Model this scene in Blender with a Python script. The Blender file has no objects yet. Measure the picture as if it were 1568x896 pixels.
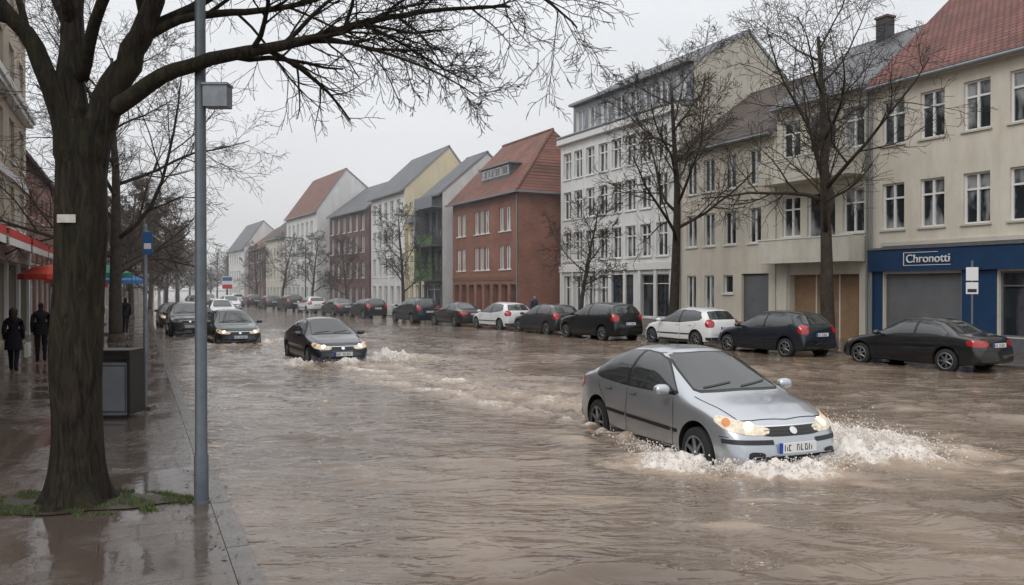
import bpy, bmesh, math, random
import numpy as np
from mathutils import Vector, Matrix
from mathutils.bvhtree import BVHTree
random.seed(7); np.random.seed(7)
SC = bpy.context.scene
COL = SC.collection
V = Vector
# ------------------------------------------------------------------ materials
MATS = {}
def mat(name, color, rough=0.6, metal=0.0, var=0.0, vscale=1.5, bump=0.0, bscale=25.0, coat=0.0,
        streak=0.0, emit=0.0, ecol=None, spec=0.5, color2=None):
    if name in MATS: return MATS[name]
    m = bpy.data.materials.new(name); m.use_nodes = True
    nt = m.node_tree; N = nt.nodes; Lk = nt.links
    b = N['Principled BSDF']
    b.inputs['Base Color'].default_value = (*color, 1)
    b.inputs['Roughness'].default_value = rough
    b.inputs['Metallic'].default_value = metal
    b.inputs['Coat Weight'].default_value = coat
    b.inputs['Coat Roughness'].default_value = 0.04
    b.inputs['Specular IOR Level'].default_value = spec
    if emit:
        b.inputs['Emission Color'].default_value = (*(ecol or color), 1)
        b.inputs['Emission Strength'].default_value = emit
    tc = N.new('ShaderNodeTexCoord')
    if var > 0 or color2:
        n = N.new('ShaderNodeTexNoise'); n.inputs['Scale'].default_value = vscale
        n.inputs['Detail'].default_value = 6; n.inputs['Roughness'].default_value = 0.65
        Lk.new(tc.outputs['Object'], n.inputs['Vector'])
        r = N.new('ShaderNodeValToRGB')
        r.color_ramp.elements[0].position = 0.3; r.color_ramp.elements[1].position = 0.7
        c2 = color2 or tuple(c*(1-var) for c in color)
        r.color_ramp.elements[0].color = (*c2, 1); r.color_ramp.elements[1].color = (*[min(1, c*(1+var*0.3)) for c in color], 1)
        Lk.new(n.outputs['Fac'], r.inputs['Fac'])
        out = r.outputs['Color']
        if streak > 0:
            mp = N.new('ShaderNodeMapping'); mp.inputs['Scale'].default_value = (1.1, 1.1, 0.22)
            Lk.new(tc.outputs['Object'], mp.inputs['Vector'])
            n2 = N.new('ShaderNodeTexNoise'); n2.inputs['Scale'].default_value = 1.4; n2.inputs['Detail'].default_value = 8; n2.inputs['Roughness'].default_value = .7
            Lk.new(mp.outputs[0], n2.inputs['Vector'])
            r2 = N.new('ShaderNodeValToRGB'); r2.color_ramp.elements[0].position = 0.3; r2.color_ramp.elements[1].position = 0.62
            s = 1-streak
            r2.color_ramp.elements[0].color = (s, s*0.97, s*0.92, 1); r2.color_ramp.elements[1].color = (1, 1, 1, 1)
            Lk.new(n2.outputs['Fac'], r2.inputs['Fac'])
            mx = N.new('ShaderNodeMix'); mx.data_type = 'RGBA'; mx.blend_type = 'MULTIPLY'; mx.inputs[0].default_value = 1
            Lk.new(out, mx.inputs[6]); Lk.new(r2.outputs['Color'], mx.inputs[7]); out = mx.outputs[2]
        Lk.new(out, b.inputs['Base Color'])
    if bump > 0:
        n3 = N.new('ShaderNodeTexNoise'); n3.inputs['Scale'].default_value = bscale; n3.inputs['Detail'].default_value = 5
        Lk.new(tc.outputs['Object'], n3.inputs['Vector'])
        bp = N.new('ShaderNodeBump'); bp.inputs['Strength'].default_value = bump; bp.inputs['Distance'].default_value = 0.02
        Lk.new(n3.outputs['Fac'], bp.inputs['Height']); Lk.new(bp.outputs[0], b.inputs['Normal'])
    MATS[name] = m
    return m

def tile_mat(name, c1, c2, mortar, bw, rh, msize, rough=0.75, bump=0.4, mode='wall', var=0.4):
    """brick texture; wall: (x+y, z); roof: (x, z*1.5)"""
    if name in MATS: return MATS[name]
    m = bpy.data.materials.new(name); m.use_nodes = True
    nt = m.node_tree; N = nt.nodes; Lk = nt.links; b = N['Principled BSDF']
    tc = N.new('ShaderNodeTexCoord'); sp = N.new('ShaderNodeSeparateXYZ'); Lk.new(tc.outputs['Object'], sp.inputs[0])
    cb = N.new('ShaderNodeCombineXYZ')
    if mode == 'wall':
        ad = N.new('ShaderNodeMath'); ad.operation = 'ADD'; Lk.new(sp.outputs[0], ad.inputs[0]); Lk.new(sp.outputs[1], ad.inputs[1])
        Lk.new(ad.outputs[0], cb.inputs[0]); Lk.new(sp.outputs[2], cb.inputs[1])
    elif mode == 'roof':
        ml = N.new('ShaderNodeMath'); ml.operation = 'MULTIPLY'; ml.inputs[1].default_value = 1.5
        Lk.new(sp.outputs[2], ml.inputs[0]); Lk.new(sp.outputs[0], cb.inputs[0]); Lk.new(ml.outputs[0], cb.inputs[1])
    else:
        Lk.new(sp.outputs[0], cb.inputs[0]); Lk.new(sp.outputs[1], cb.inputs[1])
    br = N.new('ShaderNodeTexBrick'); br.inputs['Scale'].default_value = 1
    br.inputs['Brick Width'].default_value = bw; br.inputs['Row Height'].default_value = rh
    br.inputs['Mortar Size'].default_value = msize; br.inputs['Color1'].default_value = (*c1, 1)
    br.inputs['Color2'].default_value = (*c2, 1); br.inputs['Mortar'].default_value = (*mortar, 1)
    Lk.new(cb.outputs[0], br.inputs['Vector'])
    n = N.new('ShaderNodeTexNoise'); n.inputs['Scale'].default_value = 0.8; n.inputs['Detail'].default_value = 7
    Lk.new(tc.outputs['Object'], n.inputs['Vector'])
    r = N.new('ShaderNodeValToRGB'); r.color_ramp.elements[0].position = 0.3; r.color_ramp.elements[1].position = 0.7
    k = 1-var; r.color_ramp.elements[0].color = (k, k, k, 1); r.color_ramp.elements[1].color = (1.05, 1.05, 1.05, 1)
    Lk.new(n.outputs['Fac'], r.inputs['Fac'])
    mx = N.new('ShaderNodeMix'); mx.data_type = 'RGBA'; mx.blend_type = 'MULTIPLY'; mx.inputs[0].default_value = 1
    Lk.new(br.outputs['Color'], mx.inputs[6]); Lk.new(r.outputs['Color'], mx.inputs[7]); Lk.new(mx.outputs[2], b.inputs['Base Color'])
    b.inputs['Roughness'].default_value = rough
    bp = N.new('ShaderNodeBump'); bp.inputs['Strength'].default_value = bump; bp.inputs['Distance'].default_value = 0.02; bp.invert = True
    Lk.new(br.outputs['Fac'], bp.inputs['Height']); Lk.new(bp.outputs[0], b.inputs['Normal'])
    MATS[name] = m
    return m

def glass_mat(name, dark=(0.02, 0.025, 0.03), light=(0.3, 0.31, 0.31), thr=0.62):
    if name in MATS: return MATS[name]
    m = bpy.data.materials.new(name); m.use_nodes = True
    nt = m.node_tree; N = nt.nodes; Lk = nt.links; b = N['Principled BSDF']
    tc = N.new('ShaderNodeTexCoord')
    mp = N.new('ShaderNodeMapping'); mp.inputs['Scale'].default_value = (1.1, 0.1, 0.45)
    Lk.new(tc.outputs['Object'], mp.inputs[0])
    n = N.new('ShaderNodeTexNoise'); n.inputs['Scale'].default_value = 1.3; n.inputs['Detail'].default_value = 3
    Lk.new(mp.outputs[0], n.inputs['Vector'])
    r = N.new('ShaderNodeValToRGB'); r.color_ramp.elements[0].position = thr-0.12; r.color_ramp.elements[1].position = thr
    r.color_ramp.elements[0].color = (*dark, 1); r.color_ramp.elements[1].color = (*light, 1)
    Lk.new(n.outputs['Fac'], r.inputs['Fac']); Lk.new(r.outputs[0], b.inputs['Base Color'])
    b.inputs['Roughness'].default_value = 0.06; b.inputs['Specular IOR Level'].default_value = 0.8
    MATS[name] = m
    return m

# ------------------------------------------------------------------ mesh builder
class MB:
    def __init__(s): s.v = []; s.f = []; s.m = []; s.mats = []
    def mi(s, m):
        if m not in s.mats: s.mats.append(m)
        return s.mats.index(m)
    def face(s, pts, m):
        b = len(s.v); s.v.extend([tuple(p) for p in pts]); s.f.append(tuple(range(b, b+len(pts)))); s.m.append(s.mi(m))
    def box(s, x0, x1, y0, y1, z0, z1, m):
        b = len(s.v)
        s.v.extend([(x0,y0,z0),(x1,y0,z0),(x1,y1,z0),(x0,y1,z0),(x0,y0,z1),(x1,y0,z1),(x1,y1,z1),(x0,y1,z1)])
        k = s.mi(m)
        for f in ((0,3,2,1),(4,5,6,7),(0,1,5,4),(1,2,6,5),(2,3,7,6),(3,0,4,7)):
            s.f.append(tuple(b+i for i in f)); s.m.append(k)
    def tube(s, pts, rad, sides, m, cap=True, flatx=1.0):
        k = s.mi(m); b = len(s.v); n = len(pts)
        prev = None
        for i in range(n):
            t = (pts[min(i+1, n-1)]-pts[max(i-1, 0)])
            if t.length < 1e-9: t = V((0, 0, 1))
            t.normalize()
            if prev is None:
                a = V((0, 0, 1)) if abs(t.z) < 0.9 else V((1, 0, 0))
                u = t.cross(a).normalized()
            else:
                u = (prev - t*prev.dot(t))
                if u.length < 1e-6: u = t.orthogonal()
                u.normalize()
            prev = u; w = t.cross(u)
            for j in range(sides):
                an = 2*math.pi*j/sides
                p = pts[i] + (u*math.cos(an)+w*math.sin(an))*rad[i]
                s.v.append((pts[i].x+(p.x-pts[i].x)*flatx, p.y, p.z))
        for i in range(n-1):
            for j in range(sides):
                a0 = b+i*sides+j; a1 = b+i*sides+(j+1) % sides
                s.f.append((a0, a1, a1+sides, a0+sides)); s.m.append(k)
        if cap:
            s.f.append(tuple(b+(n-1)*sides+j for j in range(sides))); s.m.append(k)
            s.f.append(tuple(b+j for j in reversed(range(sides)))); s.m.append(k)
    def mesh(s, name, smooth=False):
        me = bpy.data.meshes.new(name); me.from_pydata(s.v, [], s.f)
        for m in s.mats: me.materials.append(m)
        if s.m: me.polygons.foreach_set('material_index', s.m)
        if smooth: me.polygons.foreach_set('use_smooth', [True]*len(me.polygons))
        me.update(); return me

def obj(name, me, parent=None, loc=(0, 0, 0), rotz=0.0, scale=None):
    o = bpy.data.objects.new(name, me); COL.objects.link(o)
    o.location = loc; o.rotation_euler = (0, 0, rotz)
    if scale: o.scale = scale
    if parent: o.parent = parent
    return o
def empty(name, loc=(0, 0, 0), rotz=0.0):
    e = bpy.data.objects.new(name, None); COL.objects.link(e); e.location = loc; e.rotation_euler = (0, 0, rotz)
    e.empty_display_size = 0.3
    return e
def sharp_by_angle(me, deg=35):
    bm = bmesh.new(); bm.from_mesh(me); c = math.radians(deg)
    for f in bm.faces: f.smooth = True
    for e in bm.edges:
        if len(e.link_faces) == 2:
            e.smooth = e.calc_face_angle(0) < c
    bm.to_mesh(me); bm.free()

# ------------------------------------------------------------------ camera, world, sun
cam = bpy.data.cameras.new('camera'); co = bpy.data.objects.new('camera', cam); COL.objects.link(co)
co.location = (0, 0, 2.2); co.rotation_euler = (math.radians(90-0.376), 0, math.radians(-25.2))
cam.lens = 28; cam.sensor_width = 36; cam.clip_end = 2000; cam.clip_start = 0.05
SC.camera = co
SC.view_settings.view_transform = 'Standard'; SC.view_settings.look = 'None'; SC.view_settings.exposure = 0

w = bpy.data.worlds.new('World'); SC.world = w; w.use_nodes = True
nt = w.node_tree; N = nt.nodes; Lk = nt.links
bg = N['Background']; bg.inputs['Strength'].default_value = 0.1
sky = N.new('ShaderNodeTexSky'); sky.sky_type = 'NISHITA'; sky.sun_disc = False
sky.sun_elevation = math.radians(42); sky.sun_rotation = math.radians(230)
hs = N.new('ShaderNodeHueSaturation'); hs.inputs['Saturation'].default_value = 0.25; Lk.new(sky.outputs[0], hs.inputs['Color'])
tc = N.new('ShaderNodeTexCoord'); sp = N.new('ShaderNodeSeparateXYZ'); Lk.new(tc.outputs['Generated'], sp.inputs[0])
rp = N.new('ShaderNodeValToRGB')
els = rp.color_ramp.elements
els[0].position = 0.0; els[0].color = (0.78, 0.795, 0.825, 1)
els[1].position = 1.0; els[1].color = (1, 1, 1, 1)
e = els.new(0.3); e.color = (0.80, 0.82, 0.855, 1)
e = els.new(0.45); e.color = (0.88, 0.89, 0.92, 1)
Lk.new(sp.outputs[2], rp.inputs['Fac'])
mp = N.new('ShaderNodeMapping'); mp.inputs['Scale'].default_value = (1.5, 1.5, 5); Lk.new(tc.outputs['Generated'], mp.inputs[0])
no = N.new('ShaderNodeTexNoise'); no.inputs['Scale'].default_value = 1.6; no.inputs['Detail'].default_value = 5; Lk.new(mp.outputs[0], no.inputs['Vector'])
r2 = N.new('ShaderNodeMapRange'); r2.inputs['From Min'].default_value = 0.3; r2.inputs['From Max'].default_value = 0.7
r2.inputs['To Min'].default_value = 10.3; r2.inputs['To Max'].default_value = 11.9; Lk.new(no.outputs['Fac'], r2.inputs['Value'])
sc_ = N.new('ShaderNodeVectorMath'); sc_.operation = 'SCALE'; Lk.new(rp.outputs[0], sc_.inputs[0]); Lk.new(r2.outputs[0], sc_.inputs['Scale'])
zb = N.new('ShaderNodeMapRange'); zb.inputs['From Min'].default_value = 0.45; zb.inputs['From Max'].default_value = 1.0
zb.inputs['To Min'].default_value = 1.0; zb.inputs['To Max'].default_value = 1.5; Lk.new(sp.outputs[2], zb.inputs['Value'])
sc2 = N.new('ShaderNodeVectorMath'); sc2.operation = 'SCALE'; Lk.new(sc_.outputs[0], sc2.inputs[0]); Lk.new(zb.outputs[0], sc2.inputs['Scale'])
mx = N.new('ShaderNodeMix'); mx.data_type = 'RGBA'; mx.inputs[0].default_value = 0.93
Lk.new(hs.outputs[0], mx.inputs[6]); Lk.new(sc2.outputs[0], mx.inputs[7]); Lk.new(mx.outputs[2], bg.inputs['Color'])

sl = bpy.data.lights.new('sun', 'SUN'); sl.energy = 1.1; sl.angle = math.radians(30); sl.color = (1, 0.98, 0.95)
so = bpy.data.objects.new('sun', sl); COL.objects.link(so); so.location = (-20, -20, 30)
so.rotation_euler = V((0.66, 0.42, -0.75)).to_track_quat('-Z', 'Y').to_euler()

# ------------------------------------------------------------------ common mats
BARK = mat('bark', (0.06, 0.047, 0.036), 0.9, var=0.55, vscale=6, bump=1.0, bscale=18, spec=.3)
BARKH = mat('bark_brown', (0.10, 0.075, 0.058), 0.95, var=0.4, vscale=4, spec=.2)
def bark_fore():
    m = bpy.data.materials.new('bark_wet'); m.use_nodes = True; nt = m.node_tree; N = nt.nodes; Lk = nt.links; b = N['Principled BSDF']
    tc = N.new('ShaderNodeTexCoord'); mp = N.new('ShaderNodeMapping'); mp.inputs['Scale'].default_value = (11, 11, 1.9)
    Lk.new(tc.outputs['Object'], mp.inputs[0])
    n = N.new('ShaderNodeTexNoise'); n.inputs['Scale'].default_value = 1.5; n.inputs['Detail'].default_value = 9; n.inputs['Roughness'].default_value = 0.7
    n.inputs['Distortion'].default_value = 0.9
    Lk.new(mp.outputs[0], n.inputs['Vector'])
    r = N.new('ShaderNodeValToRGB'); e = r.color_ramp.elements
    e[0].position = 0.38; e[0].color = (0.008, 0.007, 0.005, 1); e[1].position = 0.70; e[1].color = (0.075, 0.055, 0.037, 1)
    Lk.new(n.outputs['Fac'], r.inputs['Fac'])
    n2 = N.new('ShaderNodeTexNoise'); n2.inputs['Scale'].default_value = 1.3; n2.inputs['Detail'].default_value = 4; Lk.new(tc.outputs['Object'], n2.inputs['Vector'])
    r2 = N.new('ShaderNodeValToRGB'); e = r2.color_ramp.elements; e[0].position = 0.45; e[0].color = (0, 0, 0, 1); e[1].position = 0.7; e[1].color = (0.5, 0.5, 0.5, 1)
    Lk.new(n2.outputs['Fac'], r2.inputs['Fac'])
    mx = N.new('ShaderNodeMix'); mx.data_type = 'RGBA'; Lk.new(r2.outputs[0], mx.inputs[0]); Lk.new(r.outputs[0], mx.inputs[6]); mx.inputs[7].default_value = (0.036, 0.037, 0.016, 1)
    Lk.new(mx.outputs[2], b.inputs['Base Color']); b.inputs['Roughness'].default_value = 0.8; b.inputs['Specular IOR Level'].default_value = .3
    bp = N.new('ShaderNodeBump'); bp.inputs['Strength'].default_value = 1.0; bp.inputs['Distance'].default_value = 0.09
    Lk.new(n.outputs['Fac'], bp.inputs['Height']); Lk.new(bp.outputs[0], b.inputs['Normal'])
    return m
BARKF = bark_fore()
FRAME = mat('window_frame_white', (0.72, 0.72, 0.70), 0.5)
FRAMED = mat('window_frame_dark', (0.06, 0.06, 0.065), 0.5)
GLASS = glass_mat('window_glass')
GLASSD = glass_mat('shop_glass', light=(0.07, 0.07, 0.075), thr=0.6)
METAL = mat('grey_metal', (0.22, 0.24, 0.26), 0.45, 0.6, var=0.3, vscale=8)
GUTTER = mat('gutter_zinc', (0.25, 0.26, 0.27), 0.5, 0.5)

# ------------------------------------------------------------------ buildings
def facade(mb, W, z0, z1, ops, wm, y=0.0, s0=0.0):
    xs = sorted(set([s0, W] + [o[0] for o in ops] + [o[1] for o in ops]))
    zs = sorted(set([z0, z1] + [o[2] for o in ops] + [o[3] for o in ops]))
    xs = [a for a in xs if s0 <= a <= W]; zs = [a for a in zs if z0 <= a <= z1]
    for i in range(len(xs)-1):
        for j in range(len(zs)-1):
            cx = (xs[i]+xs[i+1])/2; cz = (zs[j]+zs[j+1])/2
            if any(o[0] < cx < o[1] and o[2] < cz < o[3] for o in ops): continue
            mb.face([(xs[i], y, zs[j]), (xs[i+1], y, zs[j]), (xs[i+1], y, zs[j+1]), (xs[i], y, zs[j+1])], wm)
def window(wall, fr, gl, o, wm, y=0.0, depth=0.16, style='cross', fm=None, gm=None, sill=True, sillm=None, surround=None):
    a, b, c, d = o; fm = fm or FRAME; gm = gm or GLASS; D = y+depth
    wall.face([(a, y, c), (a, D+.06, c), (a, D+.06, d), (a, y, d)], wm)
    wall.face([(b, y, c), (b, y, d), (b, D+.06, d), (b, D+.06, c)], wm)
    wall.face([(a, y, d), (a, D+.06, d), (b, D+.06, d), (b, y, d)], wm)
    wall.face([(a, y, c), (b, y, c), (b, D+.06, c), (a, D+.06, c)], wm)
    if style == 'blind':
        n = int((d-c)/0.09)
        for i in range(n):
            z = c+(d-c)*i/n
            gl.face([(a, D-.02, z), (b, D-.02, z), (b, D, z+(d-c)/n), (a, D, z+(d-c)/n)], gm)
        return
    if style == 'panel':
        gl.face([(a, D, c), (b, D, c), (b, D, d), (a, D, d)], gm)
        n = max(1, round((b-a)/1.1))
        for i in range(1, n):
            x = a+(b-a)*i/n; fr.box(x-.025, x+.025, D-.03, D-.002, c, d, fm)
        return
    gl.face([(a, D+.03, c), (b, D+.03, c), (b, D+.03, d), (a, D+.03, d)], gm)
    t = 0.065
    fr.box(a+.001, a+t, D-.03, D+.045, c+.001, d-.001, fm); fr.box(b-t, b-.001, D-.03, D+.045, c+.001, d-.001, fm)
    fr.box(a+t, b-t, D-.03, D+.045, d-t, d-.002, fm); fr.box(a+t, b-t, D-.03, D+.045, c+.002, c+t, fm)
    if style in ('cross', 'tee'):
        x = (a+b)/2; zt = c+(d-c)*0.68
        fr.box(x-.04, x+.04, D-.045, D+.04, c+t, d-t, fm)
        fr.box(a+t, b-t, D-.04, D+.035, zt-.035, zt+.035, fm)
        if style == 'cross':
            zt = c+(d-c)*0.34
            fr.box(a+t, b-t, D-.02, D+.034, zt-.015, zt+.015, fm)
    elif style == 'two':
        x = (a+b)/2; fr.box(x-.035, x+.035, D-.045, D+.04, c+t, d-t, fm)
    elif style == 'shop':
        n = max(1, round((b-a)/1.3))
        for i in range(1, n):
            x = a+(b-a)*i/n; fr.box(x-.03, x+.03, D-.04, D+.04, c+t, d-t, fm)
        zt = c+(d-c)*0.78; fr.box(a+t, b-t, D-.035, D+.035, zt-.025, zt+.025, fm)
    if sill:
        fr.box(a-.08, b+.08, y-.07, y+.02, c-.07, c-.002, sillm or fm)
    if surround:
        k = .12
        fr.box(a-k, a-.002, y-.03, y-.003, c, d+k, surround); fr.box(b+.002, b+k, y-.03, y-.003, c, d+k, surround)
        fr.box(a-.002, b+.002, y-.03, y-.003, d+.002, d+k, surround)

def building(name, pL, pR, prof, wins, wm, rm, side_wm=None, roof=True, overh=0.35, gutter=True, extra=None, cornice=None):
    """pL,pR: ends of the street front (left,right as seen from the street). prof: [(depth,z)...] section."""
    pL = V(pL); pR = V(pR); d = pR-pL; W = d.length-0.03; ang = math.atan2(d.y, d.x)
    E = empty(name, (pL.x, pL.y, 0), ang)
    P = {k: MB() for k in ('walls', 'windows', 'glass', 'roof', 'trim')}
    H = prof[0][1]; side_wm = side_wm or wm
    ops = [x[0] for x in wins]
    facade(P['walls'], W, -0.3, H, ops, wm)
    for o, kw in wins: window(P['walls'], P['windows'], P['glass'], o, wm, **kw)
    D = prof[-1][0]; poly = [(0, -0.3)] + [(a, z) for a, z in prof] + [(D, -0.3)]
    P['walls'].face([(0, a, z) for a, z in poly], side_wm)
    P['walls'].face([(W, a, z) for a, z in reversed(poly)], side_wm)
    P['walls'].face([(W, D, -0.3), (0, D, -0.3), (0, D, prof[-1][1]), (W, D, prof[-1][1])], side_wm)
    if roof:
        n = len(prof)
        for i in range(n-1):
            (a0, z0), (a1, z1) = prof[i], prof[i+1]
            if abs(a1-a0) < 0.02: continue
            dx, dz = a1-a0, z1-z0; l = math.hypot(dx, dz); dx /= l; dz /= l; nx, nz = -dz, dx
            if i == 0: a0 -= dx*overh; z0 -= dz*overh
            if i == n-2: a1 += dx*overh; z1 += dz*overh
            A = (a0+nx*.02, z0+nz*.02); B = (a1+nx*.02, z1+nz*.02); C = (a1+nx*.17, z1+nz*.17); Dd = (a0+nx*.17, z0+nz*.17)
            s0, s1 = -0.06, W+0.06
            R = P['roof']
            R.face([(s0, *Dd), (s1, *Dd), (s1, *C), (s0, *C)], rm)
            R.face([(s0, *A), (s0, *B), (s1, *B), (s1, *A)], rm)
            R.face([(s0, *A), (s1, *A), (s1, *Dd), (s0, *Dd)], GUTTER)
            R.face([(s0, *A), (s0, *Dd), (s0, *C), (s0, *B)], GUTTER); R.face([(s1, *A), (s1, *B), (s1, *C), (s1, *Dd)], GUTTER)
            R.face([(s0, *B), (s0, *C), (s1, *C), (s1, *B)], rm)
            if i < n-2 and prof[i+2][1] < z1:
                R.tube([V((s0-.01, a1, z1+.13)), V((s1+.01, a1, z1+.13))], [.11, .11], 8, rm)
        if gutter:
            dx = prof[1][0]-prof[0][0]; dz = prof[1][1]-prof[0][1]; l = max(.01, math.hypot(dx, dz))
            gy = -overh*dx/l-.1; gz = H-overh*dz/l+.02
            P['trim'].tube([V((0, gy, gz)), V((W, gy, gz))], [.08, .08], 8, GUTTER)
    if extra: extra(P, W, E)
    for k, mb in P.items():
        if mb.f: obj(k, mb.mesh(name+'_'+k), E)
    return E

CREAM = mat('plaster_cream', (0.66, 0.615, 0.53), 0.9, var=0.12, vscale=0.7, bump=0.25, bscale=30, streak=0.17)
CREAM2 = mat('plaster_ivory', (0.66, 0.63, 0.55), 0.9, var=0.14, vscale=0.6, bump=0.2, bscale=30, streak=0.22)
WHITE = mat('plaster_white', (0.70, 0.71, 0.71), 0.9, var=0.12, vscale=0.6, bump=0.15, bscale=30, streak=0.18)
GABLE = mat('plaster_grey_cream', (0.52, 0.49, 0.42), 0.9, var=0.2, vscale=0.5, bump=0.2, streak=0.25)
LEFTW = mat('plaster_tan', (0.50, 0.43, 0.34), 0.9, var=0.15, vscale=0.5, bump=0.2, streak=0.25)
YELLOW = mat('plaster_yellow', (0.68, 0.61, 0.43), 0.9, var=0.12, vscale=0.5, streak=0.12)
BRICK = tile_mat('red_brick', (0.33, 0.12, 0.07), (0.25, 0.088, 0.055), (0.25, 0.17, 0.13), 0.25, 0.08, 0.01, var=0.35)
BRICKD = tile_mat('dark_brick', (0.17, 0.075, 0.06), (0.13, 0.06, 0.05), (0.13, 0.1, 0.08), 0.25, 0.08, 0.01)
RTILE = tile_mat('roof_tile_red', (0.24, 0.085, 0.065), (0.16, 0.06, 0.05), (0.06, 0.025, 0.02), 0.24, 0.26, 0.03, rough=0.75, bump=1.0, mode='roof')
RTILE2 = tile_mat('roof_tile_rust', (0.28, 0.11, 0.075), (0.20, 0.08, 0.055), (0.08, 0.03, 0.02), 0.3, 0.32, 0.03, bump=0.8, mode='roof')
SLATE = tile_mat('roof_slate', (0.12, 0.125, 0.14), (0.085, 0.09, 0.10), (0.04, 0.04, 0.045), 0.35, 0.3, 0.02, rough=0.5, bump=0.5, mode='roof')
SLATEB = tile_mat('roof_brown', (0.12, 0.09, 0.08), (0.09, 0.07, 0.06), (0.03, 0.025, 0.02), 0.3, 0.3, 0.025, bump=0.7, mode='roof')
BLUE = mat('fascia_blue', (0.012, 0.045, 0.11), 0.4, var=0.25, vscale=3)
SHUT = mat('roller_shutter', (0.16, 0.165, 0.17), 0.45, 0.4, var=0.2)
TAN = mat('tan_panel', (0.30, 0.19, 0.11), 0.7, var=0.3, vscale=2)
STONE = mat('stone_trim', (0.52, 0.49, 0.43), 0.85, var=0.15, vscale=2)
WTRIM = mat('white_trim', (0.68, 0.68, 0.66), 0.7, var=0.08)
DARK = mat('dark_plinth', (0.05, 0.05, 0.052), 0.6, var=0.3)
PLINTH = mat('plinth_grey', (0.26, 0.24, 0.22), 0.8, var=0.3, vscale=2)

def wrow(ss, w, z0, z1, **kw): return [((s-w/2, s+w/2, z0, z1), kw) for s in ss]
YA0, YA1 = 22.7, 6.0
wins = []
ss = [22.7-y for y in (21.75, 20.1, 18.4, 16.75, 15.0, 13.3, 11.6, 9.9, 8.2)]
wins += wrow(ss, 0.98, 4.45, 6.25, style='tee', sillm=STONE, depth=0.14)
wins += wrow(ss, 0.98, 7.75, 9.5, style='tee', sillm=STONE, depth=0.14)
wins += [((0.55, 3.75, 0.35, 2.72), dict(style='blind', gm=SHUT, sill=False)),
         ((5.1, 8.2, 0.5, 2.75), dict(style='shop', fm=METAL, gm=GLASSD, sill=False)),
         ((8.9, 12.5, 0.3, 2.75), dict(style='shop', fm=METAL, gm=GLASSD, sill=False))]
def extraA(P, W, E):
    T = P['trim']
    T.box(-.01, W, -.22, -.003, 2.82, 3.66, BLUE); T.box(-.03, W, -.27, -.005, 3.663, 3.74, METAL)
    for a, b in ((0.02, .5), (3.8, 5.05), (8.25, 8.85), (12.55, 13.2)): T.box(a, b, -.06, -.004, -.1, 2.815, BLUE)
    T.box(.5, W, -.10, -.002, 3.805, 3.95, STONE)
    T.box(0, W, -.25, -.003, 9.98, 10.25, STONE)
    T.box(5.1, 8.2, -.05, -.004, -.1, .48, METAL)
    T.tube([V((.05, -.12, 0)), V((.05, -.12, 10.2))], [.05, .05], 8, GUTTER)
    cu = bpy.data.curves.new('shop_sign_text', 'FONT'); cu.body = 'Chronotti'; cu.size = 0.44; cu.extrude = 0.02; cu.align_x = 'LEFT'
    o = bpy.data.objects.new('sign_lettering', cu); COL.objects.link(o); o.parent = E
    o.location = (1.7, -.245, 3.13); o.rotation_euler = (math.radians(90), 0, 0); cu.materials.append(FRAME)
    T.box(1.58, 1.61, -.235, -.224, 3.02, 3.52, FRAME); T.box(1.61, 3.0, -.235, -.224, 3.50, 3.52, FRAME); T.box(1.61, 3.5, -.235, -.224, 3.02, 3.04, FRAME)
building('cream_apartment_house', (26.6, YA0), (27.0, YA1), [(0, 10.25), (5.2, 14.6), (10.4, 10.25)], wins, CREAM, RTILE, extra=extraA)

wins = []
W = 5.0
wins += wrow([.85, 4.15], 1.05, 4.45, 6.25, style='tee') + wrow([.85, 4.15], 1.05, 7.95, 9.6, style='tee')
wins += [((1.75, 3.25, 4.3, 6.3), dict(style='two', sill=False)), ((1.75, 3.25, 7.85, 9.65), dict(style='two', sill=False))]
wins += [((.75, 4.45, 0.02, 2.75), dict(style='panel', gm=TAN, fm=WTRIM, sill=False, depth=.35))]
def extraB(P, W, E):
    T = P['trim']
    for z in (3.25, 6.75):
        T.box(-.15, W-.2, -1.0, -.004, z, z+.16, CREAM2)
        T.box(-.15, W-.2, -1.0, -.88, z+.163, z+1.02, CREAM2)
        T.box(-.15, -.03, -.878, -.004, z+.163, z+1.02, CREAM2); T.box(W-.32, W-.2, -.878, -.004, z+.163, z+1.02, CREAM2)
        T.box(-.18, W-.17, -1.03, -.85, z+1.023, z+1.08, WTRIM)
    T.box(-.1, W, -.3, -.003, 10.1, 10.35, WTRIM)
    T.box(0.1, .7, -.12, -.003, -.1, 3.24, CREAM2)
    T.box(1.6, 2.2, 4.6, 5.1, 13.0, 14.6, DARK); T.box(1.55, 2.25, 4.55, 5.15, 14.603, 14.7, BRICKD)
    T.tube([V((W-.08, -.1, 0)), V((W-.08, -.1, 10.1))], [.05, .05], 8, GUTTER)
building('balcony_apartment_house', (26.4, 27.75), (26.6, 22.75), [(0, 10.35), (5, 13.6), (10, 10.35)], wins, CREAM2, SLATE, extra=extraB)

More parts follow.
